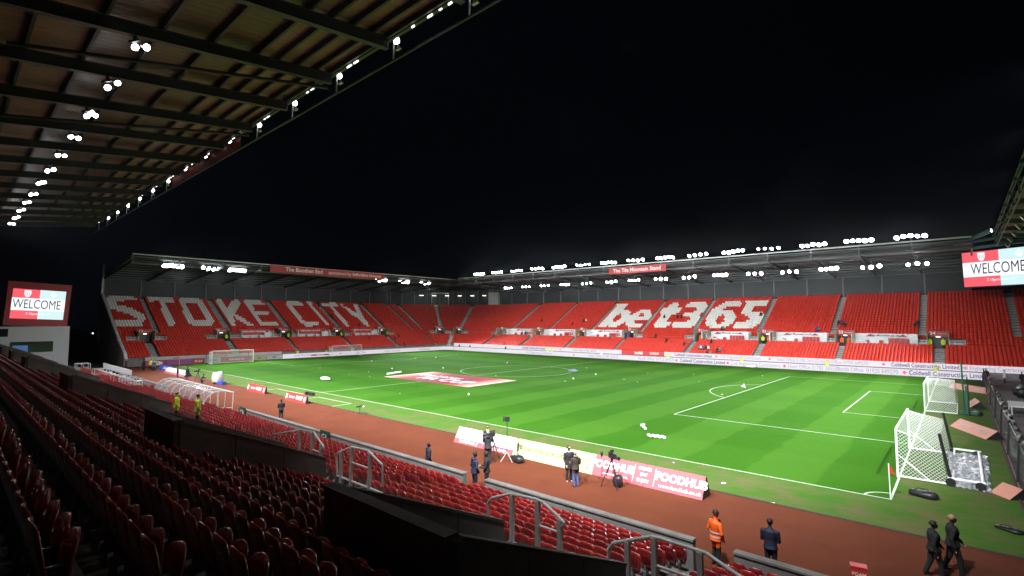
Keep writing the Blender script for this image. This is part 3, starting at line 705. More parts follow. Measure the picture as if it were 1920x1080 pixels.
for vi, (a, b_) in enumerate(VX):
    th = 0.16
    for x0_, x1_, e_ in ((a-th, a, 3.5), (b_, b_+th, 3.55)):
        for q in range(3):
            ya, yb_ = -58.86+(4.36*q/3)+(0.012 if q else 0), -58.86+4.36*(q+1)/3-(0.012 if q < 2 else 0)
            za, zb = [5.36+(e_-5.36)*(y_+58.86)/4.36 for y_ in (ya, yb_)]
            w_ = MB(); w_.add([(x0_, ya, 2), (x1_, ya, 2), (x1_, yb_, 2), (x0_, yb_, 2), (x0_, ya, za), (x1_, ya, za), (x1_, yb_, zb), (x0_, yb_, zb)], [(0, 3, 2, 1), (4, 5, 6, 7), (0, 1, 5, 4), (1, 2, 6, 5), (2, 3, 7, 6), (3, 0, 4, 7)])
            child(w_.build('concrete_panel', M['concrete']), main)
        w_ = MB(); w_.beam(((x0_+x1_)/2, -58.78, 5.38), ((x0_+x1_)/2, -54.5, 3.55), 0.20, 0.06); child(w_.build('coping', M['concrete_dark']), main)
    w_ = MB(); w_.bb(a, b_+th*0.5, -59.0, -58.86, 2, 5.38); w_.bb(a-0.02, b_+th*0.5+0.02, -59.02, -58.78, 5.38, 5.45); child(w_.build('stairwell_rear_wall', M['concrete_dark']), main)
# rails beside the stair mouths
def handrail(x0, x1, mirror, lab, y=-54.0, z=2.15):
    h = tag(empty('handrail', ((x0+x1)/2, y, z)), lab, 'handrail', 'steel handrails of the near stand')
    L_ = x1-x0; s = -1 if mirror else 1
    xa, xb = (x0, x1) if not mirror else (x1, x0)
    b = MB(); top = [(xa, y, z+1.25), (xa+s*0.10, y, z+1.42), (xa+s*0.42*L_, y, z+1.87), (xa+s*0.92*L_, y, z+1.60), (xb, y, z+1.40), (xb, y, z+1.28)]
    b.path([(xa, y, z+0.62)]+top[:1], 0.032); b.path(top, 0.038); b.path([top[-1], (xb, y, z+0.62)], 0.032)
    child(b.build('top_rail', M['galv'], smooth=False), h)
    b = MB(); b.tube((xa+s*0.15*L_, y, z+0.62), (xb, y, z+0.62), 0.032); b.tube((xa, y, z+0.62), (xa+s*0.15*L_, y, z+0.62), 0.032); b.tube((xa+s*0.42*L_, y, z+1.22), (xa+s*0.72*L_, y, z+1.22), 0.026); child(b.build('lower_rail', M['galv']), h)
    for f_, hh in ((0.16, 1.50), (0.42, 1.85), (0.72, 1.70), (0.97, 1.42)):
        b = MB(); xx = xa+s*f_*L_; b.bb(xx-0.05, xx+0.05, y-0.04, y+0.04, z, z+hh); b.bb(xx-0.09, xx+0.09, y-0.08, y+0.08, z, z+0.03); child(b.build('post', M['galv']), h)
    return h
# three of them in view with the shape of the photo: hump then fall
def rail_px(pts_top, y, posts, lowz, lab, z0=2.2, base=None):
    T = [at(px, py, 1, y) for px, py in pts_top]; h = tag(empty('handrail', (sum(t.x for t in T)/len(T), y, z0)), lab, 'handrail', 'steel handrails of the near stand')
    b = MB(); b.path(T, 0.036, 10); child(b.build('top_rail', M['galv']), h)
    xa, xb = min(t.x for t in T), max(t.x for t in T)
    b = MB(); b.tube((base[0] if base else xa, y, lowz), (base[1] if base else xb, y, lowz), 0.034, n=10)
    if len(posts) > 2: b.tube((posts[1], y, lowz+0.62), (posts[2], y, lowz+0.62), 0.028)
    child(b.build('lower_rail', M['galv']), h)
    def ztop(x):
        for p, q in zip(T[:-1], T[1:]):
            lo, hi = min(p.x, q.x), max(p.x, q.x)
            if lo-1e-3 <= x <= hi+1e-3 and hi-lo > 0.02: return p.z+(q.z-p.z)*(x-p.x)/(q.x-p.x)
        return 3.6
    for x in posts:
        b = MB(); b.bb(x-0.05, x+0.05, y-0.045, y+0.045, z0, ztop(x)-0.02); b.bb(x-0.1, x+0.1, y-0.09, y+0.09, z0, z0+0.03); child(b.build('post', M['galv']), h)
rail_px([(915, 978), (915, 942), (922, 934), (958, 926), (1006, 936), (1018, 942), (1050, 972), (1058, 981), (1050, 990), (1052, 1038)], -54.0, [46.9, 47.7, 48.33], 2.86, 'handrail left of the nearest stair mouth aisle, bottom centre', base=(46.8, 48.35))
rail_px([(1141, 1058), (1141, 1030), (1150, 1018), (1222, 1006), (1240, 1010), (1322, 1036), (1400, 1090), (1440, 1120)], -54.0, [50.02, 50.60, 51.5, 52.4], 2.86, 'handrail at the bottom edge, nearest of all, curving down to the right', base=(50.0, 52.6))
rail_px([(509, 822), (512, 815), (565, 806), (588, 810), (607, 838), (600, 846), (600, 876)], -54.0, [35.9, 36.9, 37.6], 2.8, 'handrail with a sloped end beside the long grey wall', base=(36.0, 37.6))
rail_px([(632, 888), (631, 852), (636, 848), (660, 838), (690, 845), (717, 872), (717, 912)], -54.0, [39.0, 39.65, 40.75], 2.83, 'freestanding square handrail between two blocks of red seats', base=(38.75, 41.5))
# front wall with gaps
def wallseg(x0, x1, lab, h=1.1):
    t = tag(empty('concrete_wall', ((x0+x1)/2, -46.75, 0)), lab, 'wall', 'low pitch-side wall of the near stand')
    n = max(1, round(abs(x1-x0)/5.2)); L_ = (x1-x0)/n
    for i in range(n):
        b = MB(); b.bb(x0+i*L_+0.012, x0+(i+1)*L_-0.012, -46.86, -46.64, 0, h-0.06); child(b.build('concrete_panel', M['concrete']), t)
    b = MB(); b.bb(x0, x1, -46.9, -46.6, h-0.06, h); child(b.build('coping', M['concrete']), t)
wallseg(10.4, 24.4, 'low concrete wall stretch from the dugout to the green sign'); wallseg(25.2, 37.55, 'low concrete wall stretch between the green sign and the two men at the gap')
wallseg(38.95, 48.45, 'low concrete wall stretch between the gap men and the orange steward'); wallseg(49.7, 57, 'low concrete wall end piece in front of the navy jacketed man')
wallseg(-40, -9.8, 'low concrete wall far left beyond the dugout')
for (px, x, txt) in ((608, 24.8, '01'), (470, 11.6, '02')):
    b = MB(); b.bb(x-0.55, x+0.55, -46.98, -46.9, 0.35, 1.25); s_ = b.build('gate_sign', M['green_sign']); tag(s_, 'dark green gate sign on the low wall%s' % (' reading 01' if txt == '01' else ' next to the dugout'), 'sign')
    child(text('lettering', 'G1' if txt == '01' else 'CA', (x, -46.992, 0.85), 0.55, M['text_white'], (math.pi/2, 0, 0)), s_)
# ------------------------------------------------------------------ near stand roof
RY0, RZ0, SL = -47.3, 24.55, 0.125
def rz_at(y): return RZ0+(y-RY0)*SL
roof = tag(empty('stand_roof', (0, -60, 22)), 'dark underside of the near stand roof with steel rafters at top left', 'roof')
RXS = [37.91+6.27*k for k in range(3, -15, -1)]
YS = [-47.45, -48.4, -49.6, -50.8, -52.0, -54.3, -56.6, -58.9, -61.2, -63.5, -65.8, -68.1, -70.4]
for x in RXS:
    b = MB(); b.beam((x, -47.4, rz_at(-47)-0.72), (x, -72, rz_at(-72)-0.72), 0.16, 0.56); b.beam((x, -47.4, rz_at(-47)-0.42), (x, -72, rz_at(-72)-0.42), 0.36, 0.04); b.beam((x, -47.4, rz_at(-47)-1.02), (x, -72, rz_at(-72)-1.02), 0.36, 0.04)
    child(b.build('rafter', M['darksteel']), roof)
for y in YS:
    b = MB(); b.beam((RXS[0]+3, y, rz_at(y)-0.2), (RXS[-1]-3, y, rz_at(y)-0.2), 0.14 if y < -53 else 0.12, 0.34); child(b.build('purlin', M['darksteel']), roof)
meshes = {}
for j in range(len(YS)-1):
    y0, y1 = YS[j], YS[j+1]; dy = abs(y1-y0)-0.03
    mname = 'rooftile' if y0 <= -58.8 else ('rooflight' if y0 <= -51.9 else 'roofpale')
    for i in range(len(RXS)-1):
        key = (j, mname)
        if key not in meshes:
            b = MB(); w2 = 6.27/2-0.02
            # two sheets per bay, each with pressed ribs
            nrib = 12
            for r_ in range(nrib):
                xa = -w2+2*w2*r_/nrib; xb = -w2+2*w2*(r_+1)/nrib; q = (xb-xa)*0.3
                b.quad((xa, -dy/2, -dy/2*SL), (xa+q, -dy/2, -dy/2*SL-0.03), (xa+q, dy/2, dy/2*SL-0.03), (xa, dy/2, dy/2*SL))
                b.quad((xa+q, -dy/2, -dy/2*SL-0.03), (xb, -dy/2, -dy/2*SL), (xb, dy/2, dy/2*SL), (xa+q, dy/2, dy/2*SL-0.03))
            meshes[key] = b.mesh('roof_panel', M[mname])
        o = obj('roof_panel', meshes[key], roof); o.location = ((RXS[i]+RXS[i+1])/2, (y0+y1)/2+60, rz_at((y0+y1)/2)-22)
b = MB(); b.beam((60, -47.2, rz_at(-47.2)-0.2), (-58, -47.2, rz_at(-47.2)-0.2), 0.2, 0.4); b.beam((60, -47.0, 23.05), (-58, -47.0, 23.05), 0.09, 0.09); child(b.build('edge_gutter', M['roofout']), roof)
for x in RXS:
    b = MB(); b.beam((x, -47.0, 23.05), (x, -47.0, 24.3), 0.08, 0.08)
    child(b.build('edge_bracket', M['galv']), roof)
b = MB(); b.quad((60, -47.3, rz_at(-47.3)+0.1), (-58, -47.3, rz_at(-47.3)+0.1), (-58, -72, rz_at(-72)+0.1), (60, -72, rz_at(-72)+0.1)); b.bb(-58, 60, -72.2, -72, 5, 20.6); child(b.build('roof_sheet', M['roofout']), roof)
for x in (37.91+3, 25.37, 12.83):
    b = MB(); b.tube((x-3.5, -62, rz_at(-62)-1.3), (x, -47.6, rz_at(-47.6)-1.3), 0.11); child(b.build('brace', M['darksteel']), roof)
b = MB(); b.bb(-10, 9.5, -47.06, -47.02, 23.1, 24.1); o = b.build('roof_banner', M['reddark']); tag(o, 'dark red banner on the edge of the near roof', 'banner')
# brackets of small lamps along the roof edge and the row of floodlights below
def lamp_head(b, c, r, dirv, el=0.75):
    """a round reflector: can + lens ring"""
    d = Vector(dirv).normalized(); u = d.orthogonal().normalized(); v = d.cross(u); c = Vector(c); n = 14
    b.mi = 0; b.tube(c-d*0.35, c, r*0.55, r, n=n)
    b.mi = 1; P = [c+d*0.01+(u*math.cos(2*math.pi*i/n)+v*math.sin(2*math.pi*i/n))*r*0.93 for i in range(n)]
    b.add(P, [tuple(range(n))])
def spot(name, loc, target, power, size=R(110), blend=0.6, col=(0.95, 0.98, 1.0), rad=0.6, parent=None):
    l = bpy.data.lights.new(name, 'SPOT'); l.energy = power; l.spot_size = size; l.spot_blend = blend; l.color = col; l.shadow_soft_size = rad
    o = bpy.data.objects.new(name, l); COL.objects.link(o); o.location = loc
    o.rotation_euler = (Vector(target)-Vector(loc)).to_track_quat('-Z', 'Y').to_euler(); 
    if parent is not None: child(o, parent)
    return o
def flood(loc, n, wd, axis, target, r, lab, group, power, warm=False, drop=0.0, extra_top=0.0, size=R(115), face=None):
    """cluster of n round floodlights on a bar; axis = direction of the bar"""
    ax = Vector(axis).normalized(); loc = Vector(loc); T = (Vector(target)-loc).normalized()
    t = tag(empty('floodlight', loc), lab, 'floodlight', group)
    b = MB(); b.beam(loc-ax*wd/2-T*0.3, loc+ax*wd/2-T*0.3, 0.1, 0.1); b.beam(loc-T*0.3, loc-T*0.3+Vector((0, 0, drop)), 0.12, 0.12); child(b.build('support_bar', M['darksteel']), t)
    for i in range(n):
        f_ = (i/(n-1)-0.5) if n > 1 else 0
        b = MB(); lamp_head(b, loc+ax*wd*f_+Vector((0, 0, random.uniform(-0.12, 0.12))), r*random.uniform(0.85, 1.1), (Vector(face) if face else T)+ax*random.uniform(-0.25, 0.25)); child(b.build('lamp', [M['black'], M['lampwarm'] if warm else M['lamp']]), t)
    if power: spot('floodlight_lamp', loc+T*0.6+Vector((0, 0, -0.4)), target, power, size, parent=t, col=(1.0, 0.96, 0.92) if warm else (0.95, 0.98, 1.0))
    return t
PWR = 21000.0
for i, k in enumerate([-2, -1, 0]+list(range(2, 14))):  # leading three lie out of frame, added to brighten the near right
    x = 37.91-6.27*k; tx = x*0.75
    flood((x, -57.5, rz_at(-57.5)-1.45), (2, 3, 2, 2)[i % 4], 0.62, (0.75, 0.55, 0.1), (tx, -19, 0), 0.185, 'floodlight under the near roof, %s in the row away from the camera' % ORD[i], 'floodlights under the near roof', PWR*(1.55+0.012*x), drop=0.5, size=R(78), face=(0.75, 0.25, -0.55))
    spot('floodlight_lamp', (x, -56.8, rz_at(-57.5)-2.2), (x-1, -43.5, 0), PWR*(0.36 if x > 24 else 0.28), R(66), 0.7, parent=main)  # second spot per fixture, added to brighten track and lower rows
    spot('floodlight_lamp', (x, -57.2, rz_at(-57.5)-1.3), (tx, -50, 0), PWR*0.010, R(150), 0.9, parent=COL.objects[-1] if False else main)  # weak wide spill spot, added to lift rails and walls
for i, x in enumerate(RXS):
    if 45 > x > -45:
        t = tag(empty('edge_lamp', (x, -46.95, 24.2)), 'small floodlight on the near roof edge, %s from the top of the picture' % ORD[min(i-2, 19)], 'floodlight', 'small lamps on the near roof edge')
        b = MB(); lamp_head(b, (x+0.1, -46.9, 24.25), 0.2, (0.6, -0.6, -0.5)); child(b.build('lamp', [M['black'], M['lamp']]), t)
        b = MB(); b.add([(x+0.1, -46.95, 23.65), (x+0.5, -46.95, 23.65), (x+0.3, -46.95, 24.0), (x+0.1, -46.8, 23.65), (x+0.5, -46.8, 23.65)], [(0, 1, 2), (3, 2, 4), (0, 2, 3), (1, 4, 2), (0, 3, 4, 1)]); child(b.build('bracket_plate', M['white']), t)
        for q in range(5):
            if random.random() < 0.35: continue
            b = MB(); xx = x-0.9-q*0.75; L_ = random.uniform(0.15, 0.5); b.beam((xx, -47.35, 24.02), (xx-L_, -47.35, 24.02), 0.06, 0.04+0.05*random.random()); child(b.build('tube_light', M['lampsmall']), t)
# ------------------------------------------------------------------ far roofs
RFZ, RBZ = 20.35, 17.6
def far_roof(kind, a0, a1, st_label, step):
    f = frame(kind)
    r_ = tag(empty('stand_roof', f((a0+a1)/2, 10, 19)), st_label, 'roof')
    def lbeam(b, p, q, w_, h_): b.beam(p, q, w_, h_)
    b = MB(); b.add([f(a0, 1.2, RFZ-0.55), f(a1, 1.2, RFZ-0.55), f(a1, 24.4, RBZ), f(a0, 24.4, RBZ), f(a0, 1.2, RFZ-0.2), f(a1, 1.2, RFZ-0.2), f(a1, 24.4, RBZ+0.35), f(a0, 24.4, RBZ+0.35)], [(0, 1, 2, 3), (7, 6, 5, 4), (0, 4, 5, 1), (1, 5, 6, 2), (2, 6, 7, 3), (3, 7, 4, 0)])
    child(b.build('roof_deck', M['roofout']), r_)
    n = int(abs(a1-a0)/step)
    for i in range(n+1):
        a = a0+(a1-a0)*i/n
        b = MB(); b.beam(f(a, 0.4, RFZ-1.35), f(a, 24.2, RBZ-0.55), 0.22, 0.5); child(b.build('rafter', M['darksteel']), r_)
        b = MB(); b.beam(f(a, 0.2, RFZ-1.6), f(a, 0.2, RFZ+0.1), 0.12, 0.12); b.beam(f(a, 0.2, RFZ-0.2), f(a, 2.2, RFZ-1.4), 0.08, 0.08); child(b.build('truss_post', M['dimsteel']), r_)
    for d_, z_, h_, mm in ((0.0, RFZ, 0.22, 'galv'), (0.05, RFZ-0.45, 0.10, 'dimsteel'), (0.1, RFZ-0.85, 0.07, 'darksteel'), (0.15, RFZ-1.6, 0.14, 'dimsteel'), (2.5, RFZ-1.5, 0.12, 'darksteel')):
        b = MB(); b.beam(f(a0, d_, z_), f(a1, d_, z_), 0.14, h_); child(b.build('edge_rail', M[mm]), r_)
    for j in range(9):
        d_ = 3+j*2.4; z_ = RFZ-0.75+(RBZ-RFZ)*(d_-1.2)/23.2
        b = MB(); b.beam(f(a0, d_, z_), f(a1, d_, z_), 0.12, 0.22); child(b.build('purlin', M['darksteel']), r_)
    # rear wall, bay by bay
    n = int(abs(a1-a0)/6.3)
    for i in range(n):
        u = a0+(a1-a0)*i/n; v = a0+(a1-a0)*(i+1)/n
        b = MB(); fbox(b, kind, min(u, v)+0.12, max(u, v)-0.12, DB+0.8, DB+0.95, ZB-0.6, RBZ-0.4)
        for q in range(1, 5): zz = ZB+q*0.85; fbox(b, kind, min(u, v)+0.12, max(u, v)-0.12, DB+0.74, DB+0.8, zz, zz+0.07)
        child(b.build('wall_panel', M['clad']), r_)
        b = MB(); fbox(b, kind, u-0.11, u+0.11, DB+0.5, DB+0.79, ZB-0.3, RBZ-0.2); child(b.build('column', M['dimsteel']), r_)
        b = MB(); fbox(b, kind, min(u, v)+0.25, max(u, v)-0.25, DB+0.45, DB+0.55, RBZ-0.62, RBZ-0.5); child(b.build('wall_tie', M['dimsteel']), r_)
    b = MB(); fbox(b, kind, min(a0, a1), max(a0, a1), DB+0.95, DB+1.2, -0.04, RBZ+0.2); child(b.build('outer_wall', M['roofout']), r_)
    return r_
r_b = far_roof('b', -41.0, 42.0, 'dark cantilever roof over the left stand with a pale front rail', 7.4)
r_t = far_roof('t', -52.0, 57.0, 'long dark cantilever roof over the far stand carrying floodlights', 6.8)
# corner filler roof and wall
cr = tag(empty('corner_roof', (-66, 46, 19)), 'dark roof filling the corner between the left and far stands', 'roof')
b = MB(); b.prism([(-57.5, 34.0), (-52.0, 35.8), (-52, 59), (-80.5, 59), (-80.5, 30.6), (-57.5, 30)], RFZ-0.6, RFZ-0.35); child(b.build('roof_deck', M['roofout']), cr)
pts = [P_corner(t, DB+0.9, 0) for t in np.linspace(0, math.pi/2, 11)]
for i, (p, q) in enumerate(zip(pts[:-1], pts[1:])):
    b = MB(); b.beam((p[0], p[1], 15.3), (q[0], q[1], 15.3), 0.12, 6.2); child(b.build('wall_panel', M['clad']), cr)
    b = MB(); b.beam((p[0], p[1], 12.2), (p[0], p[1], 18.5), 0.22, 0.22); child(b.build('column', M['dimsteel']), cr)
    if i in (2, 3, 4, 5, 6, 7):
        b = MB(); m_ = (Vector(p)+Vector(q))/2*0.985; b.box((m_.x, m_.y, 16.5), (1.2, 1.2, 0.14), rz=-0.8); child(b.build('strip_light', M['lampsmall']), cr)
def rear_cab(th0, th1, lab, lit_first):
    """glazed control room at the top of the corner"""
    p = Vector(P_corner(th0, DB-0.2, 13.2)); q = Vector(P_corner(th1, DB-0.2, 13.2)); c = empty('control_room', (p+q)/2); tag(c, lab, 'control room')
    d = (q-p).normalized(); n_ = Vector((d.y, -d.x, 0))
    rzz = math.atan2(d.y, d.x); L_ = (q-p).length
    def pb(u0, u1, v0, v1, z0, z1, m_, nm):
        b = MB(); cc = p+d*((u0+u1)/2)-n_*((v0+v1)/2); b.box((cc.x, cc.y, (z0+z1)/2), (u1-u0, abs(v1-v0), z1-z0), rz=rzz); child(b.build(nm, m_), c)
    pb(0, L_, 1.6, 1.8, 13.0, 17.4, M['hutlight'] if lit_first else M['clad'], 'back_wall')
    pb(0, L_, 0, 1.8, 17.3, 17.5, M['wallpaint'], 'ceiling'); pb(0, L_, 0, 0.1, 12.9, 13.5, M['wallpaint'], 'sill')
    pb(-0.1, 0.0, 0, 1.8, 13, 17.4, M['wallpaint'], 'side_wall'); pb(L_, L_+0.1, 0, 1.8, 13, 17.4, M['wallpaint'], 'side_wall')
    if lit_first:
        pb(L_*0.66, L_*0.85, 1.5, 1.58, 13.4, 16.4, M['redpaint'], 'door'); pb(L_*0.40, L_*0.5, 1.5, 1.58, 14.5, 15.8, M['tunnelred'], 'poster')
    else: pb(0.1, L_-0.1, 0.02, 0.06, 13.5, 17.3, M['wallpaint'], 'blind')
rear_cab(R(30), R(42), 'lit cream control room with a red door at the corner stand top', True)
rear_cab(R(72), R(80), 'white boxed cabin at the top of the corner, right of the lamps', False)
# floodlights of the far stand
TU = [-44.4, -37.6, -30.6, -23.8, -17.0, -10.1, -3.3, 3.4, 10.1, 16.9, 23.7, 29.8, 36.9, 43.4, 50.05]
for i, x in enumerate(TU):
    flood((x, 35.3, 21.25), 5 if i % 2 == 0 or i > 12 else 4, 3.4, (1, 0, 0), (x*0.9, 10, 0), 0.38 if i not in (2, 5, 11) else 0.28, 'bright floodlight cluster above the far roof edge, %s from the left' % ORD[i], 'floodlights along the top of the far roof', PWR*0.85, drop=-1.0, size=R(72))
TL = [-36.0, -29.7, -23.5, -17.2, -10.9, -4.2, 1.5, 7.8, 14.0, 20.2, 26.6, 32.5, 38.6, 44.6, 50.6]
for i, x in enumerate(TL):
    flood((x, 38, 17.15), 3 if i % 3 else 4, 2.3, (1, 0, 0), (x*0.9, -4, 0), 0.25 if i in (0, 1, 2, 3, 4, 6) else 0.34, 'floodlight under the far roof, %s from the left' % ORD[i], 'floodlights under the far roof', 0, warm=i >= 6, drop=1.4)
for x in TL[::2]: spot('floodlight_lamp', (x, 37.4, 17.0), (x*0.7+8, -50, 14), PWR*0.07, R(100), 0.8, rad=0.16, parent=tile)
for i, (y, n) in enumerate([(-33.7, 6), (-27.0, 4), (-21.9, 6), (14.0, 4), (21.3, 5), (28.8, 3)]):
    flood((-60, y, 19.0), n, 2.9, (0, 1, 0), (-36, y*0.8, 0), 0.46, 'floodlight cluster under the left stand roof, %s from the left' % ORD[i], 'floodlights under the left stand roof', PWR*1.3, drop=0.9, size=R(70))
# south stand roof (right edge of the picture)
sr = tag(empty('stand_roof', (70, 10, 20)), 'end stand roof seen edge-on at the right edge with floodlight brackets', 'roof')
b = MB(); b.add([(59.9, -45, 20.1), (59.9, 36, 20.1), (84, 36, 17.4), (84, -45, 17.4), (59.9, -45, 20.4), (59.9, 36, 20.4), (84, 36, 17.7), (84, -45, 17.7)], [(0, 1, 2, 3), (7, 6, 5, 4), (0, 4, 5, 1), (1, 5, 6, 2), (2, 6, 7, 3), (3, 7, 4, 0)]); child(b.build('roof_deck', M['rooftile']), sr)
for x_, z_, h_ in ((59.3, 20.5, 0.12), (59.35, 20.1, 0.08), (59.5, 19.4, 0.1), (59.6, 18.9, 0.1)):
    b = MB(); b.beam((x_, -45, z_), (x_, 36, z_), 0.10, h_); child(b.build('edge_rail', M['dimsteel']), sr)
for k in range(13):
    y = -42+k*6.3
    b = MB(); b.beam((59.4, y, 18.9), (59.4, y, 21.0), 0.1, 0.1); b.beam((59.1, y, 20.1), (60.3, y, 20.1), 0.35, 0.30); b.beam((59.6, y, 19.3), (84, y, 16.8), 0.2, 0.5); child(b.build('rafter', M['bluedim']), sr)
    t = tag(empty('floodlight', (60.5, y+3, 19.2)), 'unlit looking floodlight under the right-hand roof, %s from the camera' % nth(k+1), 'floodlight', 'floodlights under the right-hand roof')
    b = MB(); lamp_head(b, (60.6, y+3, 18.9), 0.4, (-0.8, 0, -0.5)); child(b.build('lamp', [M['whitesteel'], M['white']]), t)
for k in range(6): spot('floodlight_lamp', (59, -30+k*12, 20.5), (33, (-30+k*12)*0.8+1, 0), PWR*1.7, R(92), parent=sr)
b = MB(); b.beam((56.8, 36, 20.2), (59.0, 30, 20.4), 0.3, 0.5); b.beam((55.0, 37.5, 19.6), (62, 33, 20.0), 0.2, 0.3); b.beam((57, 37, 18.9), (66, 36, 19.6), 0.15, 0.4); child(b.build('corner_truss', M['bluesteel']), sr)
# ------------------------------------------------------------------ roof banners
b = MB(); b.bb(-2.6, 10.7, 34.35, 34.42, 18.45, 19.85); o = b.build('roof_banner', M['redpaint']); tag(o, 'red banner reading The Tile Mountain Stand on the far roof edge', 'banner')
child(text('lettering', 'The Tile Mountain Stand', (4.0, 34.34, 19.15), 1.12, M['text_white'], (math.pi/2, 0, 0), bold=0.01), o)
b = MB(); b.bb(-56.15, -56.08, -16.7, 12.1, 18.85, 20.35); o = b.build('roof_banner', M['redpaint']); tag(o, 'long red banner naming The Boothen End on the left roof edge', 'banner')
child(text('lettering', 'The Boothen End', (-56.07, -9.0, 19.6), 1.22, M['text_white'], (math.pi/2, 0, math.pi/2), bold=0.03), o)
child(text('lettering', 'sponsored by', (-56.07, -0.2, 19.6), 1.1, M['text_white'], (math.pi/2, 0, math.pi/2)), o)
child(text('lettering', 'Staffordshire University', (-56.07, 7.2, 19.6), 1.0, M['text_white'], (math.pi/2, 0, math.pi/2), bold=0.02, sx=0.86), o)

# ------------------------------------------------------------------ big screens
def big_screen(TL, TR, BL, BR, lab, frame_m, bezel):
    TL, TR, BL, BR = map(Vector, (TL, TR, BL, BR)); t = tag(empty('video_screen', (BL+BR)/2), lab, 'video screen')
    u = (TR-TL); up = (TL-BL); n = u.cross(up).normalized()*1.0
    def P(a, c, o=0.0): return BL+u*a+up*c+n*o
    def panel(a0, a1, c0, c1, o, m_, nm, th=0.03):
        b = MB(); q = [P(a0, c0, o), P(a1, c0, o), P(a1, c1, o), P(a0, c1, o)]; r2 = [v-n*th for v in q]
        b.add(q+r2, [(0, 1, 2, 3), (7, 6, 5, 4), (0, 4, 5, 1), (1, 5, 6, 2), (2, 6, 7, 3), (3, 7, 4, 0)]); return child(b.build(nm, m_), t)
    bx_, by_ = bezel
    panel(-bx_, 1+bx_, -by_, 1+by_*1.0, -0.05, frame_m, 'casing', 0.9)
    panel(0, 1, 0.28, 0.70, 0, M['scr_white'], 'white_band'); panel(0, 0.5, 0.70, 1, 0, M['scr_red'], 'red_field'); panel(0.5, 1, 0.70, 1, 0, M['scr_blue'], 'blue_field')
    panel(0, 0.5, 0, 0.28, 0, M['scr_red'], 'red_field'); panel(0.5, 1, 0, 0.28, 0, M['scr_blue'], 'blue_field')
    e = Matrix((u.normalized(), up.normalized(), n)).transposed().to_euler()
    H = up.length
    def tx(body, a, c, s_, m_, **k):
        o = text('lettering', body, P(a, c, 0.03), s_*H, m_, e, **k); child(o, t); return o
    tx('WELCOME', 0.47, 0.485, 0.44, M['scr_text'], sx=0.58)
    tx('7.15pm kick-off', 0.5, 0.17, 0.10, M['scr_white'])
    # club crest: shield with scroll and stripes (left), round badge (right)
    b = MB(); s_ = 0.085; ar = u.length/H
    sh = [(-s_, 0.11), (s_, 0.11), (s_, -0.02), (s_*0.6, -0.10), (0, -0.125), (-s_*0.6, -0.10), (-s_, -0.02)]
    b.add([P(0.27+x/ar, 0.85+y, 0.02) for x, y in sh], [tuple(range(7))]); child(b.build('crest', M['scr_white']), t)
    for k in (-1, 0, 1):
        b = MB(); b.add([P(0.27+(x+k*0.045)/ar, 0.85+y, 0.025) for x, y in ((-0.009, -0.06), (0.009, -0.06), (0.009, 0.05), (-0.009, 0.05))], [(0, 1, 2, 3)]); child(b.build('crest_stripe', M['scr_red']), t)
    b = MB(); b.add([P(0.76+0.075*math.cos(a)/ar, 0.85+0.085*math.sin(a), 0.02) for a in np.linspace(0, 2*math.pi, 20, endpoint=False)], [tuple(range(20))]); child(b.build('badge', M['scr_white']), t)
    b = MB(); b.add([P(0.76+0.05*math.cos(a)/ar, 0.85+0.055*math.sin(a), 0.025) for a in np.linspace(0, math.pi, 10)], [tuple(range(10))]); child(b.build('badge_mark', M['scr_blue']), t)
    return t
zt_ = 18.76
big_screen((55.87, 42.0, zt_), (63.9, 37.6, zt_), (55.98, 42.0, 13.45), (64.0, 37.6, 13.45), 'large lit video screen reading WELCOME in the right-hand corner', M['black'], (0.01, 0.02))
big_screen((-62.3, -55.7, 13.62), (-63.0, -48.95, 13.35), (-62.3, -55.95, 8.65), (-63.0, -49.15, 8.5), 'video screen reading WELCOME in a red surround on the white tower at left', M['redpaint'], (0.10, 0.24))
tw = tag(empty('screen_tower', (-64, -52.5, 0)), 'white two-storey block under the left video screen', 'building')
b = MB(); b.prism([(-62.4, -57.4), (-63.1, -48.2), (-67, -48.0), (-67, -57.4)], -0.05, 7.25); child(b.build('wall', M['whitewall']), tw)
b = MB(); b.add([(-62.28, -55.6, 2.9), (-62.85, -50.3, 2.9), (-62.85, -50.3, 4.7), (-62.28, -55.6, 4.7), (-62.5, -55.6, 2.9), (-63.05, -50.3, 2.9), (-63.05, -50.3, 4.7), (-62.5, -55.6, 4.7)], [(0, 1, 2, 3), (7, 6, 5, 4), (0, 4, 5, 1), (1, 5, 6, 2), (2, 6, 7, 3), (3, 7, 4, 0)]); child(b.build('window', M['glassdark']), tw)
b = MB(); b.add([(-62.24, -55.4, 3.0), (-62.5, -53.5, 3.0), (-62.5, -53.5, 4.1), (-62.24, -55.4, 4.1)], [(0, 1, 2, 3)]); child(b.build('painted_window_reflection', M['reflection_blue']), tw)  # reflection painted as a glowing quad in front of the glass
b = MB(); b.bb(-62.4, -62.2, -57.3, -56.0, 5.6, 6.9); child(b.build('window', M['glassdark']), tw)
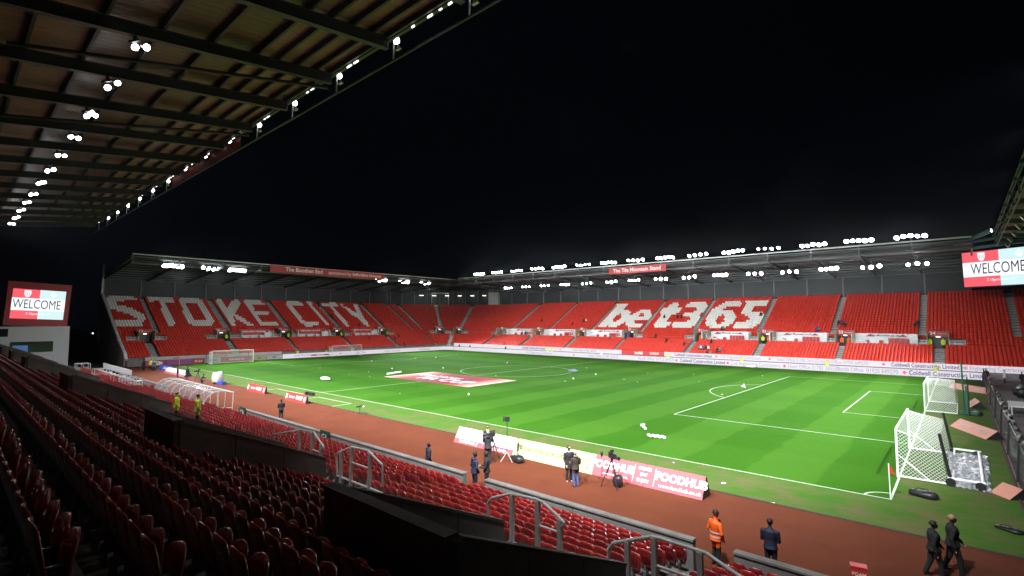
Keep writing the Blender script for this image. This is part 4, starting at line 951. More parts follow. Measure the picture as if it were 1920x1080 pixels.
# ------------------------------------------------------------------ end wall of the left stand
ew = tag(empty('end_wall', (-60, -39.4, 0)), 'sloping pale edged end wall closing the left stand', 'wall')
b = MB(); prof = [(FX+1.0, 1.35)]+[(FX-d, z+1.0) for d, z in ROWS[::4]]+[(FX-DB, ZB+1.0)]
for (xa, za), (xb, zb) in zip(prof[:-1], prof[1:]): b.beam((xa, -41.4, za), (xb, -41.4, zb), 0.45, 0.45)
b.beam((FX-DB, -41.4, ZB+0.8), (FX-DB+0.8, -41.4, RBZ+2.4), 0.3, 0.3); child(b.build('coping', M['wallpaint']), ew)
b = MB(); pr_ = prof+[(FX-DB, -0.05), (FX+1.0, -0.05)]; n = len(pr_)
b.add([(x, -41.75, z) for x, z in pr_]+[(x, -41.5, z) for x, z in pr_], [tuple(range(n)), tuple(range(2*n-1, n-1, -1))]+[(i, n+i, n+(i+1) % n, (i+1) % n) for i in range(n)]); child(b.build('panel', M['concrete_dark']), ew)

# ------------------------------------------------------------------ advertising boards
def board_run(p0, p1, z0, z1, th, m_, lab, texts, back=False, group='perimeter advertising boards', backm=None):
    p0 = Vector(p0); p1 = Vector(p1); d = p1-p0; L_ = d.length; rz = math.atan2(d.y, d.x)
    t = tag(empty('advertising_board', (p0+p1)/2+Vector((0, 0, z0))), lab, 'advertising board', group)
    n = max(1, round(L_/8.0)); dn = d.normalized()
    for i in range(n):
        c = p0+dn*(L_*(i+0.5)/n); b = MB(); b.box((c.x, c.y, (z0+z1)/2), (L_/n-0.03, th, z1-z0), rz=rz); child(b.build('board_panel', m_), t)
    nrm = Vector((dn.y, -dn.x, 0))
    for f_, body, s_, mm in texts:
        c = p0+dn*(L_*f_)+nrm*(th/2+0.01)
        if body == '<>':
            b = MB(); h = s_*0.5; zc = (z0+z1)/2
            b.add([tuple(c-dn*h)[:2]+(zc,), tuple(c)[:2]+(zc-h,), tuple(c+dn*h)[:2]+(zc,), tuple(c)[:2]+(zc+h,)], [(0, 1, 2, 3)]); child(b.build('diamond_logo', mm), t)
        else: child(text('lettering', body, (c.x, c.y, (z0+z1)/2), s_, mm, (math.pi/2, 0, rz), bold=0.012, sx=0.78), t)
    return t
LT, LF, LP = M['led_text'], M['led_faint'], M['led_pink']
YB1, YB2 = 32.75, 33.9
def xb(px, y=YB1, z=0.5):    # where along the far boards a picture column lands
    d = RT*((px-960)/FOC)+FW; t = (y-CAM[1])/d[1]; return CAM[0]+d[0]*t
def seq(items, a0, a1, y): return [((xb(px, y)-a0)/(a1-a0), b_, s_, m_) for px, b_, s_, m_ in items]
SZ = 0.88
front_items = [(1010, 'Civil Engineering Contractors', SZ, LF), (1075, '<>', 0.5, LP), (1130, 'Head Office 01782 265532', SZ, LF), (1228, 'North Office  01925 649270', SZ, LF), (1266, '<>', 0.6, LP), (1313, 'Coldwell Construction Limited', SZ, LT), (1361, '<>', 0.6, LP), (1411, 'Civil Engineering Contractors', SZ, LF), (1466, '<>', 0.6, LP), (1519, 'Head Office 01782 265532', SZ*1.0, LF), (1617, 'North Office  01925 649270', SZ, LF), (1688, '<>', 0.6, LP), (1768, 'Coldwell Construction Limited', SZ*1.02, LT), (1842, '<>', 0.6, LP)]
back_items = [(1000, 'Coldwell Construction Limited', 0.75, LT), (1050, '<>', 0.5, LP), (1095, 'Head Office 01782 265532', 0.75, LF), (1296, 'Coldwell Construction Limited', 0.75, LT), (1340, '<>', 0.5, LP), (1384, 'Civil Engineering Contractors', 0.75, LF), (1439, '<>', 0.5, LP), (1490, 'Head Office 01782 265532', 0.75, LF), (1575, 'North Office 01925 649270', 0.75, LF), (1650, '<>', 0.5, LP), (1725, 'Coldwell Construction Limited', 0.8, LT), (1801, '<>', 0.5, LP), (1850, 'Civil Engineering Contractors', 0.75, LF)]
board_run((-52.6, YB1, 0), (57.2, YB1, 0), 0.02, 0.98, 0.14, M['led_white'], 'glowing white perimeter boards reading Coldwell Construction Limited along the far touchline', seq(front_items, -52.6, 57.2, YB1))
x_a, x_b = xb(1164, YB2), xb(1243, YB2)
def sub(items, lo, hi): return [i for i in items if lo < i[0] < hi]
board_run((-53, YB2, 0), (x_a, YB2, 0), 1.05, 1.95, 0.14, M['led_white'], 'upper row of white boards left of the red bet365 stadium panel', seq(sub(back_items, 0, 1160), -53, x_a, YB2))
board_run((x_a, YB2, 0), (x_b, YB2, 0), 1.05, 1.95, 0.14, M['redpaint'], 'red board reading bet365 STADIUM behind the far touchline', [(0.42, 'bet365', 0.85, M['text_white']), (0.78, 'STADIUM', 0.6, M['text_white'])])
board_run((x_b, YB2, 0), (66, YB2, 0), 1.05, 1.95, 0.14, M['led_white'], 'upper row of white boards right of the red bet365 stadium panel', seq(sub(back_items, 1250, 2000), x_b, 66, YB2))
XB = -54.9
board_run((XB, -14, 0), (XB, 31.5, 0), 0.02, 0.98, 0.14, M['led_white'], 'glowing white boards behind the left goal', [(0.10, 'CONSTRUCTION', 0.7, LF), (0.30, '<>', 0.5, LP), (0.42, 'Head Office', 0.7, LF), (0.62, 'Coldwell Construction', 0.7, LF), (0.85, 'Civil Engineering', 0.7, LF)])
board_run((XB, 31.5, 0), (-52.6, YB1, 0), 0.02, 0.98, 0.14, M['led_white'], 'short white board turning the far left corner of the pitch', [])
board_run((XB, -7.6, 0), (XB, -3.2, 0), 0.30, 0.62, 0.2, M['pinkad'], 'pink strip board between the two left goals', [(0.5, 'Emirates FA CUP', 0.3, M['text_white'])], group='small boards behind the left goal line')
board_run((-55.4, -38.6, 0), (-55.4, -14, 0), 1.0, 1.6, 0.12, M['whitead'], 'white and red upper boards at the foot of the left stand', [(0.2, 'bet365', 0.5, M['redpaint']), (0.5, 'bet365 STADIUM', 0.5, M['redpaint'])], group='small boards behind the left goal line')
for y0, y1, mm, lb, tx_, tm in ((-38.6, -35.6, M['pinkad'], 'red board with a white oval sign reading EDS', 'EDS', M['text_dark']), (-35.5, -31.2, mat('purple_board', (0.30, 0.03, 0.20), 0.5), 'purple board left of the small red one', '', None), (-31.1, -29.2, M['redpaint'], 'small red board beside the purple board', 'FA CUP', M['text_white']), (-29.1, -26.2, M['whitead'], 'white board with blue lettering at the left corner flag', 'MORRIS', M['blueboard']), (-26.1, -20.4, M['redpaint'], 'red board reading Staffordshire near the left portable goal', 'Staffordshire Univ', M['text_white']), (-20.3, -17.5, M['yellowad'], 'pale yellow board behind the left portable goal', 'novus', M['text_dark']), (-17.4, -14.1, M['whitead'], 'grey white board right of the yellow one', 'M.B.', M['text_dark'])):
    t = board_run((XB, y0, 0), (XB, y1, 0), 0.02, 0.95, 0.12, mm, lb, [(0.5, tx_, 0.5, tm)] if tx_ and tx_ != 'EDS' else [], group='small boards behind the left goal line')
    if tx_ == 'EDS':
        b = MB(); b.add([(XB+0.09, (y0+y1)/2+1.1*math.cos(a), 0.5+0.36*math.sin(a)) for a in np.linspace(0, 2*math.pi, 24, endpoint=False)], [tuple(range(24))]); child(b.build('white_oval', M['white']), t)
        child(text('lettering', 'EDS', (XB+0.12, (y0+y1)/2, 0.5), 0.55, M['text_dark'], (math.pi/2, 0, math.pi/2)), t)
# sloping A-boards by the near touchline. face leans back away from the camera
def aboard(x0, x1, y, lab, segs, h=0.95, run=0.55, z=0.0, rz=0.0):
    c = ((x0+x1)/2, y, z); L_ = x1-x0; t = tag(empty('advertising_board', c, rz), lab, 'advertising board', 'sloping boards beside the near touchline')
    for (a, b_, m_, strip) in segs:
        u, v = -L_/2+a*L_+0.01, -L_/2+b_*L_-0.01
        b = MB(); b.add([(u, 0, 0), (v, 0, 0), (v, run, h), (u, run, h), (u, 0.05, 0), (v, 0.05, 0), (v, run+0.04, h-0.02), (u, run+0.04, h-0.02)], [(0, 1, 2, 3), (7, 6, 5, 4), (0, 4, 5, 1), (1, 5, 6, 2), (2, 6, 7, 3), (3, 7, 4, 0)]); b.build('face_panel', m_, t)
        if strip:
            b = MB(); k = 0.30; b.add([(u, -0.012, 0), (v, -0.012, 0), (v, run*k-0.012, h*k), (u, run*k-0.012, h*k)], [(0, 1, 2, 3)]); b.build('lower_strip', strip, t)
    b = MB(); b.add([(-L_/2, run+0.06, h-0.03), (L_/2, run+0.06, h-0.03), (L_/2, run*1.9, 0), (-L_/2, run*1.9, 0)], [(0, 1, 2, 3)])
    for s_ in (-1, 1): b.add([(s_*L_/2, 0.03, 0.01), (s_*L_/2, run*1.9, 0.01), (s_*L_/2, run+0.04, h-0.04)], [(0, 1, 2)])
    b.build('back_panel', M['black'], t)
    return t
def abtext(t, body, x, fr, size, m_, h=0.95, run=0.55, shear=0, bold=0.0, sx=1.0):
    th = math.atan2(h, run); n = Vector((0, -math.sin(th), math.cos(th)))*0.018
    return text('lettering', body, (x+n.x, run*fr+n.y, h*fr+n.z), size, m_, (th, 0, 0), t, shear=shear, bold=bold, sx=sx)
t = aboard(29.1, 34.4, -39.9, 'white sloping board with a pink lower strip beside the camera crew', [(0, 0.5, M['whitead'], M['pinkad']), (0.5, 1, M['whitead'], M['pinkad'])])
abtext(t, 'T: 01782 744111  J', -1.3, 0.14, 0.22, M['text_white'], bold=0.004); abtext(t, '@stokecity', 1.5, 0.14, 0.24, M['text_white'], bold=0.004); abtext(t, 'Stoke City', -1.3, 0.65, 0.32, mat('faint_print', (0.60, 0.50, 0.53), 0.6))
t = aboard(34.4, 40.1, -39.9, 'pale yellow sloping board reading OFFICIAL STORE NOW OPEN', [(0, 0.5, M['yellowad'], None), (0.5, 1, M['yellowad'], None)])
M['olive'] = mat('olive_print', (0.05, 0.055, 0.025), 0.6); abtext(t, 'OFFICIAL STORE NOW OPEN AT', -0.55, 0.5, 0.37, M['olive'], shear=-0.2, sx=0.74); abtext(t, 'MARKET', 1.65, 0.5, 0.33, M['olive'], shear=-0.2, sx=0.7)
abtext(t, 'SC', -2.45, 0.55, 0.34, M['olive']); abtext(t, 'SC', 2.4, 0.6, 0.3, M['olive']); abtext(t, 'STOKE', 2.4, 0.25, 0.14, M['olive'])
t = aboard(40.1, 46.05, -39.9, 'pinkish red sloping board reading FOODHUB twice', [(0, 0.5, M['pinkad'], None), (0.5, 1, M['pinkad'], None)])
for x in (-1.85, 1.85): abtext(t, 'FOODHUB', x, 0.58, 0.52, M['text_white'], bold=0.022)
abtext(t, 'www.foodhub.co.uk', 1.85, 0.2, 0.26, M['text_white']); abtext(t, 'www.foodhub.co.uk', -1.6, 0.2, 0.18, M['text_white'])
for i, s_ in enumerate(('ORDER', 'EAT', 'ENJOY')): abtext(t, s_, -0.05, 0.78-0.27*i, 0.22, M['text_white'], bold=0.004)
for x in (-0.62, 0.52):
    b = MB(); b.add([(x, 0.05-0.013, 0.1), (x+0.02, 0.05-0.013, 0.1), (x+0.02, 0.5-0.013, 0.86), (x, 0.5-0.013, 0.86)], [(0, 1, 2, 3)]); b.build('divider', M['text_white'], t)
for (xa, xb_, y, lb) in ((-8.4, -3.5, -39.0, 'small red board reading Emirates FA CUP, the farther of two by the dugout'), (2.1, 6.5, -39.2, 'small red board reading Emirates FA CUP, the nearer of two by the dugout')):
    t = aboard(xa, xb_, y, lb, [(0, 1, M['redpaint'], None)], h=0.85, run=0.2)
    abtext(t, 'Emirates', -0.85, 0.5, 0.42, M['text_white'], 0.85, 0.2, sx=0.8); abtext(t, 'FA CUP', 0.75, 0.5, 0.5, M['text_white'], 0.85, 0.2, bold=0.015, sx=0.8)
    for s_ in (-1, 1):
        b = MB(); xx = s_*(xb_-xa)*0.44; b.add([(xx-0.12, 0.02, 0.2), (xx+0.12, 0.02, 0.2), (xx+0.16, 0.12, 0.65), (xx-0.16, 0.12, 0.65)], [(0, 1, 2, 3)]); b.build('cup_mark', M['text_white'], t)
t = aboard(-47, -40.5, -38.6, 'dark blue sloping board near the left corner flag', [(0, 1, M['blueboard'], None)], h=0.8, run=0.5); abtext(t, 'LeoVegas', 0, 0.5, 0.6, M['text_white'], 0.8, 0.5)
t = aboard(-40.4, -30.5, -39.4, 'plain white sloping board at far left of the touchline', [(0, 1, M['whitead'], M['pinkad'])], h=0.8, run=0.6)
# peach prisms behind the right goal
def wedge(c, rz, L_, lab, w_=1.1, h=0.62):
    t = tag(empty('advertising_board', c, rz), lab, 'advertising board', 'peach wedge boards behind the right goals')
    b = MB(); b.quad((-L_/2, -w_/2, 0.01), (L_/2, -w_/2, 0.01), (L_/2, w_*0.15, h), (-L_/2, w_*0.15, h)); b.build('printed_face', M['peachad'], t)
    b = MB(); b.quad((L_/2, w_/2, 0.01), (-L_/2, w_/2, 0.01), (-L_/2, w_*0.15, h), (L_/2, w_*0.15, h))
    for s_ in (-1, 1): b.add([(s_*L_/2, -w_/2, 0.01), (s_*L_/2, w_/2, 0.01), (s_*L_/2, w_*0.15, h)], [(0, 1, 2)])
    b.build('black_side', M['black'], t)
    th = math.atan2(h, w_*0.65)
    if L_ > 4: text('lettering', 'bet365', (-L_*0.2, -w_*0.5+w_*0.33-0.02, h*0.5+0.02), 0.5, M['whitead'], (th, 0, 0), t); text('lettering', 'THE FA', (L_*0.22, -w_*0.5+w_*0.33-0.02, h*0.5+0.02), 0.42, M['whitead'], (th, 0, 0), t)
wedge((55.9, 17.2, 0), R(-52), 5.6, 'peach wedge board farthest behind the right goal, by the green pole')
wedge((56.0, 3.2, 0), R(-84), 3.0, 'small peach wedge board seen end-on behind the right goal')
wedge((55.75, -12.6, 0), R(-66), 4.8, 'long peach wedge board lying on the grass between goal and barrier')
wedge((56.65, -29.8, 0), R(-55), 1.1, 'small peach wedge board tipped at the right edge of the picture', 0.9, 0.5)

# ------------------------------------------------------------------ goals
def net_sheet(b, A, B, C, D, nu, nv, r=0.012, sag=0.0):
    """diamond net between A-B (bottom) and D-C (top)"""
    A, B, C, D = map(Vector, (A, B, C, D))
    n_ = (B-A).cross(D-A).normalized()
    def P(u, v): return A.lerp(B, u).lerp(D.lerp(C, u), v)+n_*sag*math.sin(math.pi*u)*math.sin(math.pi*v)
    nrm = n_
    def strip(p, q):
        d = (q-p).normalized(); s_ = d.cross(nrm)*r
        b.quad(p-s_, p+s_, q+s_, q-s_)
    for i in range(nu):
        for j in range(nv):
            u0, u1, v0, v1 = i/nu, (i+1)/nu, j/nv, (j+1)/nv
            um = (u0+u1)/2; vm = (v0+v1)/2
            strip(P(um, v0), P(u1, vm)); strip(P(u1, vm), P(um, v1)); strip(P(um, v1), P(u0, vm)); strip(P(u0, vm), P(um, v0))
def goal(x, yc, s, lab, depth=2.0, portable=False, nr_=0.012, dens=1.0, hw=3.66):
    """s = +1: net goes towards +x"""
    t = tag(empty('football_goal', (x, yc, 0)), lab, 'goal', 'football goals')
    for sy in (-1, 1):
        b = MB(); b.tube((0, sy*(hw+0.06), 0), (0, sy*(hw+0.06), 2.5), 0.06, n=12); b.build('post', M['white'], t)
    b = MB(); b.tube((0, -hw-0.06, 2.5), (0, hw+0.06, 2.5), 0.06, n=12); b.build('crossbar', M['white'], t)
    bx_ = s*depth; tx = s*(depth if portable else depth*0.96); tz = 2.44 if not portable else 1.95
    txt_ = s*(1.6 if portable else depth)
    b = MB(); b.tube((bx_, -hw, 0.06), (bx_, hw, 0.06), 0.05, n=8)
    for sy in (-1, 1): b.tube((0, sy*hw, 0.06), (bx_, sy*hw, 0.06), 0.05, n=8)
    if portable:
        for sy in (-1, 1):
            b.tube((0, sy*hw, 2.44), (s*0.75, sy*hw, 2.2), 0.03); b.tube((0, sy*hw, 1.2), (s*1.3, sy*hw, 0.08), 0.03)
    b.build('ground_frame', M['white'], t)
    b = MB(); dn = dens
    back_top = (s*(0.95*depth), 2.35) if not portable else (s*1.75, 2.1)
    net_sheet(b, (0, -hw, 2.44), (0, hw, 2.44), (back_top[0], hw, back_top[1]), (back_top[0], -hw, back_top[1]), int(38*dn), int(11*dn), nr_, sag=-0.18)
    net_sheet(b, (bx_, -hw, 0.05), (bx_, hw, 0.05), (back_top[0], hw, back_top[1]), (back_top[0], -hw, back_top[1]), int(38*dn), int(13*dn), nr_, sag=0.12)
    for sy in (-1, 1): net_sheet(b, (0, sy*hw, 0.05), (bx_, sy*hw, 0.05), (back_top[0], sy*hw, back_top[1]), (0, sy*hw, 2.44), int(11*dn), int(13*dn), nr_)
    n_ = b.build('goal_net', M['net'], t)
    if not portable:
        for sy in (-1, 1):
            b = MB(); b.tube((s*(depth+0.8), sy*(hw+0.2), 0), (s*(depth+0.8), sy*(hw+0.2), 2.7), 0.05); b.build('stanchion', M['black'], t)
    return t
goal(52.5, 0.0, 1, 'fixed white goal on the right goal line, farther of the right pair', 2.2, nr_=0.010)
gp = goal(52.45, -25.6, 1, 'portable white goal with wheeled frame near the right corner flag', 2.0, True, nr_=0.008, hw=3.95)
for sy in (-1, 1):
    y = sy*3.95
    b = MB(); b.tube((2.0, y, 0.35), (3.4, y, 0.35), 0.06); b.tube((2.1, y, 0.35), (2.1, y, 0.06), 0.05); b.tube((2.2, y*0.55, 0.35), (2.2, y, 0.35), 0.05); b.build('wheel_frame', M['white'], gp)
    for xx in (2.1, 3.2):
        b = MB(); b.tube((xx, y-0.22, 0.2), (xx, y-0.10, 0.2), 0.2, n=14); b.build('wheel', M['black'], gp)
    b = MB(); b.tube((2.1, y*0.99, 0.3), (1.75, y*0.99, 2.5), 0.07); b.build('counterweight_pole', M['black'], gp)
b = MB(); b.tube((3.3, -3.9, 0.35), (3.3, 3.9, 0.35), 0.07); b.build('wheel_frame', M['white'], gp)
goal(-52.4, 0.0, -1, 'fixed white goal behind which the white boards glow, left goal line', 2.0, nr_=0.012, dens=0.7)
goal(-50.8, -25.4, -1, 'portable white goal in the near left corner of the pitch', 2.0, nr_=0.014, dens=0.8)
# corner flags
def flag(x, y, lab, s=1.0):
    t = tag(empty('corner_flag', (x, y, 0)), lab, 'corner flag', 'corner flags'); b = MB(); b.tube((0, 0, 0), (-0.02, 0, 1.62), 0.025); b.build('pole', M['white'], t)
    b = MB(); b.add([(-0.02, 0.01, 1.6), (0.10, -0.03, 1.45), (0.22, -0.06, 1.15), (0.06, 0.0, 1.22), (-0.01, 0.01, 1.2)], [(0, 1, 2, 3, 4)]); b.add([(-0.02, -0.01, 1.6), (0.10, -0.05, 1.45), (0.22, -0.08, 1.15), (0.06, -0.02, 1.22), (-0.01, -0.01, 1.2)], [(4, 3, 2, 1, 0)]); b.build('flag', M['flagred'], t)
flag(52.5, -34.0, 'red corner flag on a white pole at the near right corner'); flag(-52.5, -34.0, 'thin corner flag at the far left of the near touchline')
for i, (x, y) in enumerate(((-52.5, FYL), (52.5, FYL))): flag(x, y, 'small corner flag at the %s end of the far touchline' % ('left', 'right')[i])

# ------------------------------------------------------------------ centre cover, balls, small pitch things
b = MB(); b.prism([(-8.9, -4.6), (8.9, -4.6), (8.9, 4.6), (-8.9, 4.6)], 0.006, 0.03); o = b.build('centre_cover', M['cover']); o.location = (0.3, -15.1, 0)
tag(o, 'dark red printed cover with white fading ends lying before the centre circle', 'pitch cover')
text('lettering', 'Emirates', (-2.6, 0.9, 0.036), 2.6, M['text_white'], (0, 0, 0), o, ext=0.001, shear=0.1); text('lettering', 'FA CUP', (1.2, -1.7, 0.036), 3.2, M['text_white'], (0, 0, 0), o, ext=0.001, bold=0.05)
bm_ = MB(); bm_.sphere((0, 0, 0.11), 0.11, 12, 8)
for k in range(6):   # dark panels
    a = k*1.05; bm_.mi = 1; bm_.add([(0.112*math.cos(a+q)*math.cos(e), 0.112*math.sin(a+q)*math.cos(e), 0.11+0.112*math.sin(e)) for q, e in ((0, 0.1), (0.25, 0.3), (0.12, 0.6), (-0.12, 0.6), (-0.25, 0.3))], [(0, 1, 2, 3, 4)])
ball_me = bm_.mesh('football', [M['ball'], mat('ball_panel', (0.35, 0.35, 0.38), 0.5)], True)
def ball(x, y, lab, group='footballs on the pitch', s=1.0):
    o = obj('football', ball_me, None, (x, y, 0)); o.scale = (s, s, s); o.rotation_euler[2] = random.uniform(0, 6); tag(o, lab, 'football', group)
for i in range(8):
    p = at(1216+i*4.3, 819+i*0.55+(i % 2)*1.3-0.5, 2, 0); ball(p.x, p.y, 'white football, %s from the left in the line right of the penalty area' % ORD[i])
for i, (px, py) in enumerate(((1203, 800), (1207, 803), (1207, 799), (1210, 806))):
    p = at(px, py); ball(p.x, p.y, ('farthest', 'leftmost', 'middle', 'nearest')[i]+' football of the loose trio beside the line of balls')
for i, (px, py) in enumerate(((1392, 726), (1395, 723), (1396, 727))):
    p = at(px, py); ball(p.x, p.y, ('left', 'top', 'right')[i]+' football of the little heap at the penalty arc')
for i, (px, py, lb) in enumerate(((697, 678, 'beyond the centre cover at left'), (831, 691, 'left of the centre circle'), (951, 681, 'at the top of the centre circle'), (1075, 711, 'right of the centre circle, below the blue bag'), (879, 741, 'below the right tip of the centre cover'), (735, 692, 'left of the centre cover'), (817, 671, 'in the far left of the pitch'), (1117, 703, 'on the right of the halfway line'))):
    p = at(px, py); ball(p.x, p.y, 'lone football '+lb)
for i in range(9):
    p = at(727+i*3.0, 703-i*0.45); ball(p.x, p.y, 'white football, %s in the row left of the centre cover' % ORD[i], s=1.5)
t = tag(empty('equipment_box', (-11.5, -27.4, 0)), 'flat white capsule-shaped box on the grass left of the halfway line', 'equipment box'); b = MB(); b.sphere((0, 0, 0.2), 1.0, 14, 6, (1.1, 0.45, 0.22)); b.build('lid', M['white'], t, smooth=True); b = MB(); b.sphere((0, 0, 0.12), 1.0, 14, 6, (1.15, 0.5, 0.12)); b.build('base', M['galv'], t)
litter = MB(); 
for px, py in ((1060, 715), (1195, 717), (1170, 712), (1310, 716), (1300, 702), (930, 705), (600, 690), (655, 702), (693, 706), (691, 697), (1354, 740), (1215, 700), (1430, 705), (866, 690), (1263, 868), (1357, 907), (1450, 944), (750, 738), (1230, 698), (1100, 690)):
    p = at(px, py); r_ = random.uniform(0.08, 0.2); a = random.uniform(0, 3)
    litter.add([(p.x+r_*math.cos(a), p.y+r_*math.sin(a), 0.02), (p.x-r_*math.sin(a)*.6, p.y+r_*math.cos(a)*.6, 0.05), (p.x-r_*math.cos(a), p.y-r_*math.sin(a), 0.02), (p.x+r_*math.sin(a)*.6, p.y-r_*math.cos(a)*.6, 0.03)], [(0, 1, 2, 3)])
tag(litter.build('litter', M['white']), 'scraps of white paper scattered over the grass', 'litter', kind='stuff')
def blobbag(name, loc, L_, W_, H_, rz, m_, lab, cat='bag', strap=True):
    t = tag(empty(name, loc, rz), lab, cat); b = MB(); b.sphere((0, 0, H_/2), 1, 12, 8, (L_/2, W_/2, H_/2)); me = b.v
    
    def sq(v, m): return math.copysign(abs(v/m)**0.62*m, v) if m else v
    b.v = [(sq(x, L_/2)*(1+0.08*math.sin(9*y+3*x)), sq(y, W_/2)*(1+0.12*math.sin(7*x)), max(0.0, H_/2+sq(z-H_/2, H_/2)*(1+0.22*math.sin(8*x+5*y)))) for x, y, z in b.v]; b.build('body', m_, t, smooth=True)
    if strap: b = MB(); b.path([(-L_*0.3, 0, H_*0.8), (-L_*0.15, 0, H_*1.25), (L_*0.15, 0, H_*1.25), (L_*0.3, 0, H_*0.8)], 0.02, 6); b.build('handle', m_, t)
    return t
blobbag('kit_bag', (8.5, 4.1, 0), 1.6, 0.8, 0.45, 0.1, mat('blue_grey_bag', (0.10, 0.13, 0.17), 0.6), 'blue grey bag of kit at the right rim of the centre circle')
blobbag('kit_bag', (53.6, -32.6, 0), 1.15, 0.55, 0.3, -0.3, M['black'], 'black bag lying beside the portable goal at the corner flag')
blobbag('kit_bag', (56.3, -35.3, 0), 0.9, 0.4, 0.15, -0.5, M['black'], 'black strap heap on the grass at the right edge')
blobbag('kit_bag', (35.55, -40.75, 0), 1.0, 0.5, 0.38, -0.2, M['black'], 'black camera bag on the track under the light stand')
blobbag('kit_bag', (42.15, -40.75, 0), 0.5, 0.42, 0.55, 0.2, M['black'], 'black rucksack with cables under the right-hand tripod')
b = MB(); b.box((0, 0, 0.0), (0.9, 0.25, 0.1)); o = blobbag('kit_bag', (55.9, -3.3, 0), 0.9, 0.4, 0.35, 0, M['black'], 'black tool case at the foot of the green pole')
blobbag('kit_bag', (27.2, 31.6, 0), 1.7, 0.6, 0.5, 0, M['galv'], 'grey and dark bags dropped by the far boards', strap=False)
# red box on the track
t = tag(empty('red_case', (52.5, -43.75, 0)), 'small red box with white lettering at the bottom edge', 'box'); b = MB(); b.box((0, 0, 0.22), (0.42, 0.3, 0.44), rz=0.2); b.build('body', M['redpaint'], t); b = MB(); b.box((0, 0, 0.46), (0.45, 0.33, 0.05), rz=0.2); b.build('lid', M['redpaint'], t); text('lettering', 'FOAM', (0.03, -0.16, 0.25), 0.14, M['text_white'], (math.pi/2, 0, 0.2), t)
# silver tarpaulin
b = MB(); nx, ny = 40, 60; A, B_, C_, D_ = Vector((54.6, -29.7, 0)), Vector((56.0, -29.8, 0)), Vector((56.15, -21.5, 0)), Vector((54.3, -21.6, 0))
rs = np.random.RandomState(3); hgt = np.zeros((nx+1, ny+1))
for _ in range(60):
    a = rs.rand()*math.pi; f_ = 3+rs.rand()*9; ph = rs.rand()*6.3; X_, Y_ = np.meshgrid(np.linspace(0, 2, nx+1), np.linspace(0, 6, ny+1), indexing='ij'); hgt += np.abs(np.sin((X_*math.cos(a)+Y_*math.sin(a))*f_/2+ph))*(-1)*0.006
hgt = hgt-hgt.min(); hgt = hgt/hgt.max()*0.28
V = []
for i in range(nx+1):
    for j in range(ny+1):
        u, v = i/nx, j/ny; p = A.lerp(B_, u).lerp(D_.lerp(C_, u), v); V.append((p.x+0.12*math.sin(j*0.7)*(u-0.5), p.y+0.1*math.sin(i*0.9), 0.015+hgt[i, j]*(1 if 0 < i < nx and 0 < j < ny else 0.1)))
b.add(V, [(i*(ny+1)+j, (i+1)*(ny+1)+j, (i+1)*(ny+1)+j+1, i*(ny+1)+j+1) for i in range(nx) for j in range(ny)])
tag(b.build('tarpaulin', M['tarp']), 'crumpled silver sheet spread on the grass behind the portable goal', 'tarpaulin')
# green pole
t = tag(empty('green_pole', (55.2, -3.7, 0)), 'tall dark green pole with a clamped device behind the right goal', 'pole'); b = MB(); b.tube((0, 0, 0), (-0.05, 0.1, 4.6), 0.06); b.build('pole', M['greypole'], t)
b = MB(); b.box((0.25, 0.2, 0.2), (1.2, 0.3, 0.25)); b.box((0.2, 0.3, 1.4), (0.22, 0.3, 2.2)); b.build('clamped_device', M['greypole'], t)
# long black net barrier on the right, with rolled tarpaulin
t = tag(empty('net_barrier', (57.2, 0, 0)), 'long black mesh barrier on dark posts along the right edge', 'fence')
yy = [-33, -26.5, -19.5, -12, -4, 5, 15, 26]
for i, y in enumerate(yy):
    b = MB(); b.tube((57.1, y, 0), (57.25, y, 2.1), 0.06); b.build('post', M['black'], None); o = bpy.context.scene.objects[-1] if False else COL.objects[-1]; child(o, t)
b = MB()
for y0, y1 in zip(yy[:-1], yy[1:]): net_sheet(b, (57.1, y0, 0.05), (57.1, y1, 0.05), (57.25, y1, 1.9), (57.25, y0, 1.9), max(6, int((y1-y0)*5)), 12, 0.022)
child(b.build('mesh_panel', M['blacknet']), t); b = MB(); b.path([(57.25, y, 1.92+0.03*(i % 2)) for i, y in enumerate(yy)], 0.03); child(b.build('top_cord', M['black']), t)
b = MB(); n = 70; rr_ = []
for i in range(n+1):
    y = -34+60*i/n
    for k in range(9):
        a = math.pi*k/8; r_ = 0.36+0.12*math.sin(i*1.7+k*2.1)+0.08*rs.rand(); b.v.append((57.75+r_*math.cos(a), y, max(0.02, 0.35*r_*math.sin(a)/0.4)))
for i in range(n):
    for k in range(8): b.f.append((i*9+k, (i+1)*9+k, (i+1)*9+k+1, i*9+k+1)); b.m.append(0)
tag(b.build('rolled_tarpaulin', M['tarpblk']), 'rolled grey pitch cover lying beyond the black net at the right edge', 'tarpaulin')
sheet('pavement', 57.05, 75, -62, 33.4, 0.0005, M['tarmacgrey'])
# things behind the barrier at far right: covered trolley, white table
t = blobbag('covered_trolley', (60.2, 14, 0), 3.2, 1.5, 1.3, 1.2, M['black'], 'black covered trolley beyond the net at the far right', 'trolley', False)
b = MB(); b.bb(58.2, 60.0, -1, 3, 0.7, 0.78)
for x in (58.3, 59.9):
    for y in (-0.9, 2.9): b.bb(x-0.04, x+0.04, y-0.04, y+0.04, 0, 0.7)
tag(b.build('white_table', M['white']), 'long white table beyond the net at the right edge', 'table')

